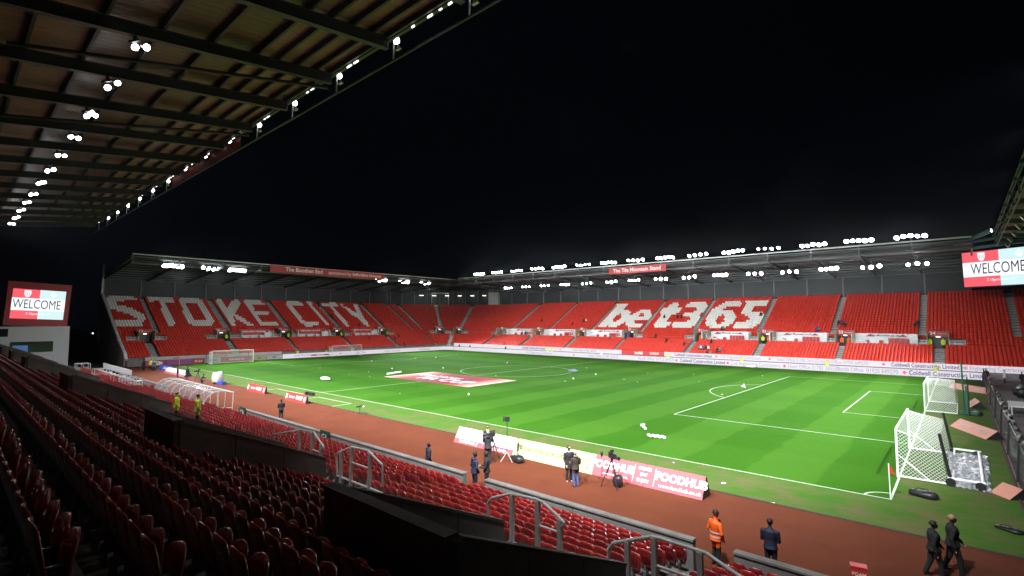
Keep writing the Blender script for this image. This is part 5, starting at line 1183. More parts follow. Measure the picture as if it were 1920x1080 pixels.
# ------------------------------------------------------------------ dugout canopy in the near stand
t = tag(empty('dugout_canopy', (0, -48, 0)), 'curved clear dugout canopy with white ribs over front seats', 'dugout')
X0, X1 = -6.6, 7.9
def canp(u):   # from the back foot up and over to the front lip
    P = [(-48.7, 0.95), (-48.62, 1.40), (-48.35, 1.85), (-47.95, 2.16), (-47.5, 2.26), (-47.0, 2.22), (-46.35, 2.05)]
    i = min(int(u*6), 5); f_ = u*6-i; return tuple(P[i][k]*(1-f_)+P[i+1][k]*f_ for k in (0, 1))
NR = 8
for i in range(NR+1):
    x = X0+(X1-X0)*i/NR; b = MB(); b.path([(x, *canp(k/12)) for k in range(13)], 0.05, 6); b.tube((x, -46.4, 0.1), (x, *canp(1.0)), 0.04)
    if i in (0, NR): b.tube((x, -47.5, 0.3), (x, *canp(0.66)), 0.04); b.tube((x, -48.6, 0.95), (x, -46.4, 0.75), 0.03)
    child(b.build('rib', M['whitesteel']), t)
for i in range(NR):
    xa, xb_ = X0+(X1-X0)*i/NR+0.05, X0+(X1-X0)*(i+1)/NR-0.05
    b = MB()
    for k in range(12):
        p, q = canp(k/12), canp((k+1)/12); b.quad((xa, *p), (xb_, *p), (xb_, *q), (xa, *q))
    child(b.build('clear_panel', M['perspex'], smooth=True), t)
for u_ in (0.0, 0.5, 1.0):
    b = MB(); b.tube((X0, *canp(u_)), (X1, *canp(u_)), 0.045); child(b.build('edge_rail', M['whitesteel']), t)
dug = []
for r_ in range(2):
    for i in range(25):
        dug.append((X0+0.5+i*0.55, -48.1+r_*0.8, 0.30-0.2*r_))
bseat = mid_template(6, 6)
for n, (x, y, z) in enumerate(dug):
    if n == 0: me_d = bseat.mesh('tip_up_seat', [M['seat_near'], M['seat_near'], M['bracket']], True)
    o = obj('tip_up_seat', me_d, None, (x, y, z)); tag(o, 'red seat under the clear canopy, %s from the left in the %s row' % (nth(n % 25+1), ('rear', 'front')[n//25]), 'seat', 'seats in the dugout')
# press area further left: white desks, red panels, rails
t = tag(empty('press_box', (-22, -49, 0)), 'white topped desks with red fronts beside the dugout in the near stand', 'press desk')
for i, (x0, x1) in enumerate(((-34, -27.2), (-27, -20.2), (-20, -13.2))):
    b = MB(); b.bb(x0, x1, -48.9, -48.1, 1.5, 1.56); child(b.build('desk_top', M['wallpaint']), t); b = MB(); b.bb(x0, x1, -49.0, -48.92, 0.8, 1.5); child(b.build('red_front', M['redpaint']), t)
    b = MB(); b.bb(x0, x1, -50.6, -50.5, 1.4, 2.0); child(b.build('red_front', M['redpaint']), t)
    for k in range(3):
        b = MB(); b.box((x0+1.3+k*2.1, -48.5, 1.68), (0.35, 0.25, 0.22), rz=k); child(b.build('desk_monitor', M['black']), t)
for x in (-34, -32.6, -22.4, -21.0, -12.4, -11.0, -8.4, -7.2, -6.1):
    b = MB()
    for y in (-51.2, -50.5, -49.8): b.tube((x, y, 1.3), (x, y, 2.5), 0.035)
    b.tube((x, -51.2, 2.5), (x, -49.8, 2.5), 0.035); b.tube((x, -51.2, 1.9), (x, -49.8, 1.9), 0.03)
    child(b.build('railing', M['whitesteel']), t)
b = MB(); b.box((-32.7, -46.95, 1.55), (17, 0.05, 0.75)); tag(b.build('white_banner', M['whitead']), 'long white board over the low wall far left of the dugout', 'banner')
# covered camera (grey cloth) near the left touchline
t = blobbag('covered_monitor', (-17.5, -39.1, 0), 1.7, 1.0, 1.55, 0.2, mat('grey_cloth', (0.33, 0.33, 0.32), 0.8, noise=0.3, nscale=3), 'grey cloth covered equipment with a blue case beside the track', 'equipment', False)
b = MB(); b.box((1.1, -0.2, 0.2), (1.2, 0.5, 0.4)); b.build('blue_case', M['blueboard'], t)
# yellow sign at the tunnel left of the left stand and a tiny flood lamp
t = tag(empty('gap_lamp', at(174, 625, 0, -80)), 'small white lamp glowing in the dark gap left of the stand', 'lamp'); p = at(174, 625, 0, -80); b = MB(); b.sphere((p.x, p.y, p.z), 0.15); child(b.build('bulb', M['lampsmall']), t); b = MB(); b.tube((p.x, p.y, -0.04), (p.x, p.y, p.z-0.25), 0.08); child(b.build('post', M['darksteel']), t)

# ------------------------------------------------------------------ people
PAL = {k: mat('cloth_'+k, c, r, noise=0.12, nscale=9) for k, c, r in (
    ('black', (0.012, 0.012, 0.014), .8), ('navy', (0.009, 0.011, 0.030), .7), ('navylite', (0.016, 0.021, 0.055), .5), ('orange', (0.85, 0.12, 0.01), .6), ('yellow', (0.55, 0.72, 0.03), .6), ('grey', (0.16, 0.16, 0.17), .8),
    ('jeans', (0.05, 0.075, 0.20), .8), ('brown', (0.035, 0.022, 0.017), .8), ('skin', (0.50, 0.27, 0.18), .5), ('hairdark', (0.015, 0.011, 0.009), .6), ('hairblond', (0.30, 0.19, 0.09), .6), ('hairgrey', (0.25, 0.25, 0.25), .7),
    ('white', (0.7, 0.7, 0.7), .7), ('red', (0.45, 0.02, 0.02), .7), ('scarf', (0.75, 0.36, 0.05), .8), ('khaki', (0.10, 0.10, 0.06), .8), ('shoe', (0.02, 0.018, 0.016), .5), ('shoelite', (0.30, 0.26, 0.22), .6), ('silver', (0.55, 0.56, 0.56), .4), ('blue', (0.04, 0.09, 0.32), .6), ('purple', (0.08, 0.03, 0.14), .7))}
SLOTS = ['skin', 'top', 'legs', 'shoes', 'trim']
def capsule(bm, a, b, r0, r1, seg=10, sc=None):
    a = Vector(a); b = Vector(b); d = b-a; L_ = max(d.length, 1e-4); q = d.to_track_quat('Z', 'Y').to_matrix().to_4x4()
    n = 7
    rings = []
    for i in range(-2, n+3):
        if i < 0: ang = math.pi/2*(-i)/3; z = -r0*math.sin(ang); r = r0*math.cos(ang)
        elif i > n: ang = math.pi/2*(i-n)/3; z = L_+r1*math.sin(ang); r = r1*math.cos(ang)
        else: t = i/n; z = L_*t; r = r0+(r1-r0)*t
        ring = []
        for k in range(seg):
            th = 2*math.pi*k/seg; v = Vector((r*math.cos(th), r*math.sin(th), z)); v = a+(q@v)
            ring.append(bm.verts.new(v))
        rings.append(ring)
    for r_a, r_b in zip(rings[:-1], rings[1:]):
        for k in range(seg): bm.faces.new((r_a[k], r_a[(k+1) % seg], r_b[(k+1) % seg], r_b[k]))
    bm.faces.new(rings[0][::-1]); bm.faces.new(rings[-1])
def torso(bm, rings, seg=16):
    RR = []
    for (c, rx, ry) in rings:
        c = Vector(c); RR.append([bm.verts.new(c+Vector((rx*math.cos(2*math.pi*k/seg), ry*math.sin(2*math.pi*k/seg), 0))) for k in range(seg)])
    for a, b in zip(RR[:-1], RR[1:]):
        for k in range(seg): bm.faces.new((a[k], a[(k+1) % seg], b[(k+1) % seg], b[k]))
    bm.faces.new(RR[0][::-1]); bm.faces.new(RR[-1])
def arm_pts(sh, up_dir, fo_dir, l1=0.29, l2=0.26):
    e = Vector(sh)+Vector(up_dir).normalized()*l1; w_ = e+Vector(fo_dir).normalized()*l2; return e, w_
POSES = {}
def make_body(key, armL, armR, stride=0.0, sit=False, coat=0.0, bulk=1.0, crouch=0.0, lean=0.0, voxel=0.021, hood=False, headturn=0.0, fem=False):
    """armX = (upper-arm direction, forearm direction); y is forward. returns mesh with slots skin/top/legs/shoes/trim"""
    bm = bmesh.new(); segs = []
    hip = 0.93 if not sit else 0.52
    if crouch: hip = 0.45
    def cap(a, b, r0, r1, slot, seg=10): capsule(bm, a, b, r0, r1, seg); segs.append((Vector(a), Vector(b), max(r0, r1), slot))
    def lf(y, z): return y+lean*(z-hip)      # forward lean
    for s in (-1, 1):
        hx = 0.095*s
        if sit: knee = (hx*1.5, 0.46, 0.52); ank = (hx*1.5, 0.44, 0.09)
        elif crouch: knee = (hx*1.8, 0.34, 0.42); ank = (hx*1.5, 0.05, 0.09)
        else: knee = (hx*1.05, 0.03+stride*s*0.5, 0.50); ank = (hx*1.1+0.01*s, -0.02+stride*s*0.95, 0.085+(0.05 if stride and s < 0 else 0))
        cap((hx, 0, hip), knee, 0.095*bulk, 0.066*bulk, 2); cap(knee, ank, 0.064*bulk, 0.05*bulk, 2)
        foot = Vector(ank); cap(foot+Vector((0, -0.05, -0.045)), foot+Vector((0.02*s, 0.15, -0.05)), 0.042, 0.036, 3)
    sy = lf(0, hip+0.5)
    sw = (0.185 if not fem else 0.165)*bulk
    h0 = hip-(0.02 if not coat else coat)
    rg = [((0, lf(0, h0), h0), 0.165*bulk, 0.125*bulk), ((0, lf(0.0, hip+0.05), hip+0.05), 0.165*bulk, 0.125*bulk), ((0, lf(0.01, hip+0.2), hip+0.2), (0.15 if not fem else 0.135)*bulk, 0.115*bulk), ((0, lf(0.01, hip+0.36), hip+0.36), 0.175*bulk, 0.13*bulk),
          ((0, lf(0, hip+0.48), hip+0.48), sw, 0.115*bulk), ((0, lf(-0.01, hip+0.545), hip+0.545), 0.10, 0.075), ((0, lf(-0.01, hip+0.58), hip+0.58), 0.06, 0.06)]
    if coat: rg[0] = ((0, lf(0, h0), h0), 0.19*bulk, 0.16*bulk)
    torso(bm, rg)
    for i in range(len(rg)-1): segs.append((Vector(rg[i][0]), Vector(rg[i+1][0]), rg[i][1]*1.25, 1))
    neck = Vector((0, lf(0.0, hip+0.6), hip+0.56)); hc = Vector((0.0+headturn*0.03, lf(0.02, hip+0.75)+0.01, hip+0.73))
    cap(neck, neck+Vector((0, 0.01, 0.10)), 0.056, 0.052, 0)
    # head: cranium, jaw, nose, ears
    q = Matrix.Rotation(-headturn, 3, 'Z')
    cap(hc+q@Vector((0, -0.015, 0.02)), hc+q@Vector((0, 0.02, 0.03)), 0.082, 0.078, 0, 12); cap(hc+q@Vector((0, 0.035, -0.02)), hc+q@Vector((0, 0.05, -0.065)), 0.06, 0.042, 0)
    cap(hc+q@Vector((0, 0.088, 0.015)), hc+q@Vector((0, 0.104, -0.012)), 0.010, 0.014, 0, 6)
    for s in (-1, 1): cap(hc+q@Vector((0.080*s, -0.005, 0.015)), hc+q@Vector((0.084*s, -0.01, -0.02)), 0.016, 0.012, 0, 6)
    hands = []
    for s, arm in ((-1, armL), (1, armR)):
        sh = Vector((s*(sw+0.0), lf(0, hip+0.47), hip+0.46)); e, w_ = arm_pts(sh, arm[0], arm[1])
        cap(sh, e, 0.062*bulk, 0.050*bulk, 1); cap(e, w_, 0.050*bulk, 0.038*bulk, 1)
        d = (w_-e).normalized(); hnd = w_+d*0.085; cap(w_+d*0.01, hnd-d*0.01, 0.028, 0.034, 0, 8); hands.append((w_, d, s))
    me = bpy.data.meshes.new('tmp'); bm.to_mesh(me); bm.free()
    ob = bpy.data.objects.new('tmp', me); COL.objects.link(ob)
    md = ob.modifiers.new('r', 'REMESH'); md.mode = 'VOXEL'; md.voxel_size = voxel; md.use_smooth_shade = True
    sm = ob.modifiers.new('s', 'SMOOTH'); sm.factor = 0.5; sm.iterations = 2
    dg = bpy.context.evaluated_depsgraph_get(); ev = ob.evaluated_get(dg); out = bpy.data.meshes.new_from_object(ev)
    bpy.data.objects.remove(ob); bpy.data.meshes.remove(me)
    # slot per face from the nearest limb
    n = len(out.polygons); C_ = np.zeros(n*3); out.polygons.foreach_get('center', C_); C_ = C_.reshape(-1, 3)
    best = np.full(n, 1e9); slot = np.zeros(n, int)
    for a, b_, r, sl in segs:
        a = np.array(a); d = np.array(b_)-a; L2 = max(d@d, 1e-9); t = np.clip(((C_-a)@d)/L2, 0, 1); dd = np.linalg.norm(C_-(a+t[:, None]*d), axis=1)-r
        k = dd < best; best[k] = dd[k]; slot[k] = sl
    out.polygons.foreach_set('material_index', slot.astype(np.int32)); out.polygons.foreach_set('use_smooth', [True]*n)
    # five fingers on each hand, joined on
    fb = MB()
    for w_, d, s in hands:
        side = d.cross(Vector((0, 0, 1)));
        if side.length < 0.1: side = Vector((0, 1, 0))
        side.normalize(); pn2 = side.cross(d)
        for k, (o_, L_) in enumerate(((-0.026, 0.062), (-0.009, 0.072), (0.009, 0.068), (0.026, 0.052))):
            b0 = w_+d*0.095+side*o_; k1 = b0+d*L_*0.5-pn2*0.006*s; k2 = k1+d*L_*0.4-pn2*0.022*s; fb.tube(b0, k1, 0.0095, 0.009, n=6); fb.tube(k1, k2, 0.009, 0.007, n=6)
        b0 = w_+d*0.035-side*0.03*s; k1 = b0+d*0.03-side*0.025*s; fb.tube(b0, k1, 0.012, 0.011, n=6); fb.tube(k1, k1+d*0.03-side*0.005*s, 0.011, 0.008, n=6)
    bm2 = bmesh.new(); bm2.from_mesh(out); fm = fb.mesh('f', PAL['skin']); nb = len(bm2.faces); bm2.from_mesh(fm); bm2.faces.ensure_lookup_table()
    for f in bm2.faces[nb:]: f.material_index = 0
    bm2.to_mesh(out); bm2.free(); bpy.data.meshes.remove(fm)
    out.materials.clear()
    for s_ in SLOTS: out.materials.append(PAL['black'])
    mi_ = np.concatenate([slot, np.zeros(len(out.polygons)-n, int)]).astype(np.int32); out.polygons.foreach_set('material_index', mi_); out.update()
    out.name = 'body_'+key; POSES[key] = (out, hc, hip, lean, bulk, coat)
DN = (0, 0.02, -1)
Lh = lambda x, y, z: (x, y, z)
make_body('stand', ((-0.18, 0.05, -1), (-0.02, 0.25, -1)), ((0.18, 0.05, -1), (0.02, 0.25, -1)))
make_body('pockets', ((-0.35, -0.1, -1), (0.35, 0.55, -0.8)), ((0.35, -0.1, -1), (-0.35, 0.55, -0.8)), coat=0.10, bulk=1.2)
make_body('holding', ((-0.12, 0.15, -1), (0.35, 1.0, 0.05)), ((0.12, 0.15, -1), (-0.35, 1.0, 0.05)), coat=0.06, bulk=1.16)
make_body('long_coat', ((-0.16, 0.1, -1), (0.35, 1.0, -0.25)), ((0.16, 0.05, -1), (-0.1, 0.6, -0.9)), coat=0.30, bulk=1.14)
make_body('filming', ((-0.1, 0.6, -0.8), (0.25, 1.0, 0.45)), ((0.1, 0.6, -0.8), (-0.25, 1.0, 0.45)), coat=0.08, bulk=1.2, lean=0.16)
make_body('walk', ((-0.12, 0.35, -1), (0.1, 0.7, -0.8)), ((0.12, -0.3, -1), (0.0, 0.3, -1)), stride=0.2, coat=0.06, fem=True, bulk=1.32, headturn=0.5)
make_body('crouch', ((-0.1, 0.8, -0.6), (0.3, 1.0, 0.0)), ((0.1, 0.8, -0.6), (-0.3, 1.0, 0.0)), crouch=1, lean=0.45)
make_body('sit', ((-0.15, 0.35, -1), (0.3, 1.0, -0.1)), ((0.15, 0.35, -1), (-0.3, 1.0, -0.1)), sit=True, voxel=0.035)
make_body('small', ((-0.18, 0.05, -1), (-0.02, 0.25, -1)), ((0.18, 0.05, -1), (0.02, 0.25, -1)), voxel=0.035, coat=0.06, bulk=1.08)
HM = {}
def hair_mesh(kind):
    if kind in HM: return HM[kind]
    b = MB()
    if kind == 'short': b.sphere((0, -0.018, 0.040), 0.098, 14, 9, (0.96, 1.0, 0.92)); b.v = [(x, y if z > 0.045 else min(y, -0.0), max(z, -0.03)) for x, y, z in b.v]
    elif kind == 'beanie': b.sphere((0, -0.008, 0.055), 0.103, 14, 9, (0.98, 1.02, 1.12)); b.v = [(x, y, max(z, 0.025)) for x, y, z in b.v]; b.tube((0, -0.005, 0.022), (0, -0.005, 0.052), 0.106, n=14)
    elif kind == 'bun': b.sphere((0, -0.02, 0.04), 0.10, 14, 9, (0.98, 1.05, 0.98)); b.v = [(x, y if z > 0.05 else min(y, -0.0), max(z, -0.05)) for x, y, z in b.v]; b.sphere((0, -0.105, 0.045), 0.042, 8, 6)
    HM[kind] = b.mesh('hair', PAL['hairdark'], True); return HM[kind]
def person(pose, x, y, z, face, cols, lab, hair='short', hairc='hairdark', h=1.0, group=None, extras=()):
    """face: heading in degrees of the direction looked at (0 = +x, 90 = +y); cols = top, legs, shoes"""
    me, hc, hip, lean, bulk, coat = POSES[pose]
    t = tag(empty('person', (x, y, z), R(face-90)), lab, 'person', group); t.scale = (h, h, h)
    bo = obj('body', me, t)
    for i, c in enumerate(('skin', cols[0], cols[1], cols[2], cols[0])):
        bo.material_slots[i].link = 'OBJECT'; bo.material_slots[i].material = PAL[c]
    ho = obj('hair' if hair != 'beanie' else 'beanie', hair_mesh(hair), t, hc+Vector((0, 0, 0.0))); ho.material_slots[0].link = 'OBJECT'; ho.material_slots[0].material = PAL[hairc]
    for e in extras:
        b = MB()
        if e == 'eyes':
            for s in (-1, 1): b.sphere((hc.x+0.03*s, hc.y+0.078, hc.z+0.018), 0.011, 6, 5)
            b.build('eyes', PAL['hairdark'], t)
        elif e == 'scarf':
            b.tube((0, 0.0+lean*0.6, hip+0.53), (0, 0.02+lean*0.6, hip+0.63), 0.105, 0.075, n=12); b.add([(-0.08, 0.135, hip+0.56), (0.08, 0.135, hip+0.56), (0.0, 0.15, hip+0.36), (-0.08, 0.11, hip+0.56), (0.08, 0.11, hip+0.56), (0, 0.12, hip+0.36)], [(0, 2, 1), (3, 4, 5), (0, 1, 4, 3), (1, 2, 5, 4), (2, 0, 3, 5)]); b.build('scarf', PAL['scarf'], t)
        elif e == 'bands':
            for zz in (0.10, 0.24): b.tube((0, 0.0, hip+zz), (0, 0, hip+zz+0.045), 0.2*bulk*0.5, n=8)
            b = MB(); r_ = 0.186*bulk
            for zz in (0.02, 0.16):
                P1 = [(r_*math.cos(a), 0.146*bulk*math.sin(a)+0.005, hip+zz+q) for q in (0, 0.045) for a in np.linspace(0, 2*math.pi, 20, endpoint=False)]
                b.add(P1, [(i, (i+1) % 20, 20+(i+1) % 20, 20+i) for i in range(20)])
            b.build('reflective_band', PAL['silver'], t)
        elif e == 'hood':
            b.sphere((0, -0.075, hip+0.56), 0.12, 12, 7, (1.05, 0.75, 0.55)); b.build('hood', PAL['brown' if cols[0] == 'brown' else cols[0]], t, smooth=True)
        elif e == 'fur':
            b.sphere((0, -0.06, hip+0.60), 0.135, 12, 7, (1.05, 0.85, 0.40)); b.build('fur_trim', PAL['khaki'], t, smooth=True)
        elif e == 'collar':
            b.tube((0, -0.01, hip+0.53), (0, 0, hip+0.60), 0.09, 0.075, n=12); b.build('pale_collar', PAL['silver'], t)
        elif e == 'paper':
            b.box((0, 0.33+lean*0.3, hip+0.22), (0.20, 0.01, 0.14), rot=Matrix.Rotation(-0.7, 3, 'X')); b.build('paper', PAL['white'], t)
        elif e == 'bib':
            b.box((0, 0.145*bulk, hip+0.3), (0.1, 0.012, 0.5)); b.build('open_front', PAL['black'], t)
    return t
# main figures
person('pockets', 48.75, -45.7, 0, 60, ('orange', 'black', 'shoe'), 'steward in orange high-visibility jacket and dark beanie at the wall gap', 'beanie', 'hairdark', 1.0, extras=('bands', 'bib', 'eyes'))
person('holding', 50.35, -45.3, 0, 95, ('navy', 'black', 'shoe'), 'man in navy jacket seen from behind, past the end wall piece', 'short', 'hairdark', 1.02)
person('walk', 54.3, -41.9, 0, 20, ('black', 'black', 'shoe'), 'woman in black with dark hair, the left of two walking', 'bun', 'hairdark', 1.0, extras=('eyes', ))
person('walk', 54.75, -41.15, 0, 15, ('black', 'black', 'shoe'), 'woman in black with blond tied hair, the right of two walking', 'bun', 'hairblond', 1.05, extras=('eyes', ))
person('pockets', 33.9, -46.0, 0, 60, ('navy', 'navy', 'shoe'), 'lone man in navy coat standing behind the low wall', 'short', 'hairdark', 1.0, extras=('hood', ))
person('pockets', 37.3, -45.9, 0, 70, ('navylite', 'navy', 'shoe'), 'man in shiny navy coat with back turned at the wall gap', 'beanie', 'hairdark', 1.03, extras=('hood', ))
person('holding', 37.75, -45.5, 0, 215, ('black', 'black', 'shoe'), 'man in black cap and jacket facing the one in navy', 'beanie', 'hairdark', 1.04, extras=('eyes', ))
person('long_coat', 33.1, -40.7, 0, -45, ('navy', 'navy', 'shoelite'), 'presenter in long dark coat and orange scarf facing the camera crew', 'short', 'hairdark', 1.0, extras=('scarf', 'paper', 'eyes'))
person('filming', 34.5, -42.1, 0, 132, ('black', 'black', 'shoe'), 'cameraman in black padded jacket bending to his camera', 'short', 'hairgrey', 1.02, extras=('hood', ))
person('long_coat', 39.9, -41.7, 0, -30, ('black', 'black', 'shoelite'), 'bearded man in long black coat holding papers', 'short', 'hairdark', 1.02, extras=('collar', 'eyes'))
person('holding', 40.6, -42.1, 0, 150, ('brown', 'jeans', 'shoe'), 'grey haired person in brown parka with fur hood and blue jeans', 'short', 'hairgrey', 0.97, extras=('fur', ))
person('holding', 12.9, -44.4, 0, 170, ('black', 'black', 'shoe'), 'lone person in black coat standing on the track looking left', 'short', 'hairdark', 0.98)
person('stand', -27.1, -41.1, 0, 60, ('black', 'black', 'shoe'), 'left of two dark clothed men beyond the dugout', 'short', 'hairdark', 1.02)
person('stand', -26.0, -40.2, 0, 200, ('navy', 'navy', 'shoe'), 'right of two dark clothed men beyond the dugout', 'short', 'hairdark', 1.02)
person('crouch', -19.2, -40.6, 0, 90, ('black', 'black', 'shoe'), 'person in black crouching between tripod and covered equipment', 'short', 'hairdark', 1.0)
person('pockets', 19.1, -53.6, 2.15, 70, ('yellow', 'black', 'shoe'), 'steward in yellow jacket, the left and lower of two by the dugout', 'short', 'hairdark', 0.95)
person('pockets', 23.2, -53.7, 2.35, 80, ('yellow', 'black', 'shoe'), 'steward in yellow jacket with dark bands, right of two by the dugout', 'short', 'hairdark', 1.0, extras=('bands', ))
for i, (dx, dy, top, lb) in enumerate(((0, 0, 'grey', 'grey coat at the left of the group near the left boards'), (1.0, 0.8, 'yellow', 'yellow vest in the middle of the group near the left boards'), (1.8, -0.4, 'navy', 'navy coat in the group near the left boards'), (2.6, 0.9, 'yellow', 'yellow vest at the back of the group near the left boards'), (4.4, 0.4, 'purple', 'purple top just right of the group near the left boards'))):
    person('small', -48.5+dx, -40.3+dy, 0, 90+60*i, (top, 'black', 'shoe'), 'person in '+lb)
# camera gear
def tripod(x, y, rz, lab, big=True):
    t = tag(empty('camera_tripod', (x, y, 0), rz), lab, 'camera')
    for k in range(3):
        a = 2*math.pi*k/3+0.3; b = MB(); b.tube((0.55*math.cos(a), 0.55*math.sin(a), 0), (0.05*math.cos(a), 0.05*math.sin(a), 1.25), 0.022); b.tube((0.30*math.cos(a)+0.02, 0.30*math.sin(a), 0.5), (0.06*math.cos(a), 0.06*math.sin(a), 1.2), 0.018); b.build('leg', M['black'], t)
    b = MB(); b.tube((0, 0, 1.2), (0, 0, 1.38), 0.06); b.tube((0, 0, 0.45), (0.28, 0, 0.45), 0.012); b.tube((0.05, 0.1, 1.35), (0.35, 0.55, 1.15), 0.014); b.build('fluid_head', M['black'], t)
    b = MB(); b.box((0, -0.05, 1.52), (0.16, 0.42, 0.22)); b.box((0, -0.30, 1.50), (0.12, 0.14, 0.16)); b.build('camera_body', M['black'], t)
    b = MB(); b.tube((0, -0.36, 1.50), (0, -0.56, 1.50), 0.07, 0.09, n=12); b.build('lens', M['black'], t)
    b = MB(); b.box((0.10, 0.1, 1.72), (0.18, 0.06, 0.14)); b.box((0, 0.02, 1.70), (0.05, 0.22, 0.05)); b.tube((-0.1, -0.2, 1.68), (-0.1, 0.15, 1.68), 0.025); b.build('viewfinder', M['black'], t)
    return t
person('crouch', -79, -41.6, 0.3, 20, ('yellow', 'black', 'shoe'), 'steward in yellow jacket alone in the dark gap left of the left stand')
tripod(34.25, -41.45, R(-50), 'broadcast camera on tripod in front of the presenter'); tripod(42.0, -41.0, R(70), 'broadcast camera on tripod before the red FOODHUB board'); tripod(-21.6, -40.2, R(20), 'camera on tripod far left beyond the dugout')
t = tag(empty('light_stand', (35.0, -41.0, 0)), 'tall thin light stand with black lamp head by the touchline', 'light stand')
b = MB(); b.tube((0, 0, 0.3), (0, 0, 2.35), 0.018); b.build('pole', M['black'], t)
for k in range(3):
    a = 2.1*k; b = MB(); b.tube((0.4*math.cos(a), 0.4*math.sin(a), 0), (0, 0, 0.55), 0.014); b.build('leg', M['galv'], t)
b = MB(); b.box((0.05, -0.05, 2.45), (0.30, 0.16, 0.26), rz=0.6); b.box((-0.16, -0.14, 2.45), (0.04, 0.14, 0.3), rz=0.6); b.build('lamp_head', M['black'], t)
t = tag(empty('microphone_stand', (41.15, -40.55, 0)), 'thin microphone stand with black foam at the FOODHUB board', 'microphone stand'); b = MB(); b.tube((0, 0, 0.2), (0, 0, 1.25), 0.014); b.build('pole', M['black'], t)
for k in range(3): a = 2.1*k+0.4; b = MB(); b.tube((0.45*math.cos(a), 0.45*math.sin(a), 0), (0, 0, 0.35), 0.012); b.build('leg', M['black'], t)
b = MB(); b.sphere((0, 0, 1.38), 0.07, 10, 7, (1, 1, 2.2)); b.build('foam', M['black'], t)
t = tag(empty('umbrella_roll', (35.35, -40.45, 0)), 'short upright black stand behind the camera bag', 'light stand'); b = MB(); b.tube((0, 0, 0), (0.05, 0, 1.3), 0.02); b.build('pole', M['black'], t); b = MB(); b.tube((0.0, 0, 0.5), (0.04, 0, 1.0), 0.05); b.build('wrap', M['black'], t)
t = tag(empty('monitor_stand', (15.2, -38.5, 0)), 'small dark monitor on a low stand at the grass edge', 'monitor'); b = MB(); b.tube((0, 0, 0), (0, 0, 0.6), 0.03); b.tube((-0.3, 0, 0.02), (0.3, 0, 0.02), 0.03); b.build('leg', M['black'], t); b = MB(); b.box((0, 0, 0.68), (0.75, 0.3, 0.10), rot=Matrix.Rotation(-0.25, 3, 'Y')); b.build('panel', M['black'], t); b = MB(); b.sphere((0.5, 0.05, 0.72), 0.07); b.build('knob', M['white'], t)
t = tag(empty('folded_kit', at(576, 741)), 'dark folded kit on the grass behind the nearer small red board', 'kit'); b = MB(); p = at(580, 741)
for k in range(4): b.box((p.x-0.6+k*0.4, p.y+0.1*(k % 2), 0.16), (0.3, 0.35, 0.32), rz=k)
child(b.build('pieces', M['black']), t)

# spectators and stewards at the far side ------------------------------
def on_tile(px, py):   # a point on the far stand's seating surface under a picture point
    d = RT*((px-960)/FOC)+UP*(-(py-540)/FOC)+FW
    for i in range(400):
        t_ = 85+i*0.25; p = CAM+d*t_
        dd = p[1]-FYT
        if dd > 0 and p[2] < zt(dd)+0.45: return p[0], p[1], zt(dd)
    return None
def on_booth(px, py):
    d = RT*((px-960)/FOC)+UP*(-(py-540)/FOC)+FW
    for i in range(600):
        t_ = 85+i*0.25; p = CAM+d*t_; dd = FX-p[0]
        if dd > 0 and p[2] < zt(dd)+0.45: return p[0], p[1], zt(dd)
    return None
SPT = [(1283, 649, 'black', 'lower block, upper group'), (1334, 645, 'black', 'under the platform left of stair 32'), (1310, 656, 'grey', 'row of five, leftmost'), (1314, 656, 'white', 'row of five, second in white'), (1319, 656, 'blue', 'row of five, third'), (1324, 656, 'black', 'row of five, fourth'), (1328, 656, 'white', 'row of five, rightmost'),
       (1345, 660, 'black', 'pair right of the row of five, left'), (1350, 661, 'grey', 'pair right of the row of five, right'), (1326, 666, 'black', 'lowest pair under the row of five, left'), (1332, 667, 'grey', 'lowest pair under the row of five, right'), (1230, 635, 'black', 'lower block left of digit three, first'), (1250, 641, 'black', 'lower block left of digit three, second'), (1246, 597, 'black', 'among the white seats of the letter t'),
       (1271, 597, 'black', 'between letter t and digit three, left'), (1278, 598, 'black', 'between letter t and digit three, right'), (1354, 619, 'black', 'under the digit six'), (1357, 620, 'grey', 'under the digit six, right-hand one'), (1095, 603, 'black', 'above the platform left of letter b'), (1099, 603, 'white', 'pale top, left of letter b'), (1074, 610, 'black', 'alone in the block left of the letter b'),
       (1016, 603, 'black', 'alone in the third block from the corner'), (1573, 612, 'black', 'at the top of stair 33, left'), (1579, 612, 'purple', 'at the top of stair 33, middle'), (1584, 613, 'black', 'at the top of stair 33, right'), (1531, 621, 'purple', 'purple top, left of stair 33'), (1536, 622, 'blue', 'blue top, left of stair 33'), (1716, 619, 'black', 'left of stair 34, first'), (1722, 619, 'black', 'left of stair 34, second'), (1145, 637, 'grey', 'front of the platform below the letter b'), (945, 657, 'black', 'front row near the corner of the stands'), (1427, 594, 'black', 'on the aisle steps right of the digit five')]
for px, py, c, lb in SPT:
    q = on_tile(px, py)
    if q: person('sit', q[0], q[1]+0.0, q[2]-0.02, -90, (c, 'black', 'shoe'), 'spectator seated in the far stand: '+lb, group='spectators scattered in the far stand')
for px, py, c, lb in ((577+20, 574, 'black', 'inside the letter I'), (622, 595, 'black', 'beside the letter T of CITY'), (593+80, 613, 'black', 'below the letter Y'), (747, 633, 'black', 'right of the last railing, upper'), (740, 638, 'black', 'right of the last railing, lower'), (757, 650, 'black', 'front rows near the corner'), (692, 637, 'red', 'in the block above the fixed goal')):
    q = on_booth(px, py)
    if q: person('sit', q[0], q[1], q[2]-0.02, 0, (c, 'black', 'shoe'), 'spectator seated in the left stand: '+lb, group='spectators scattered in the left stand')
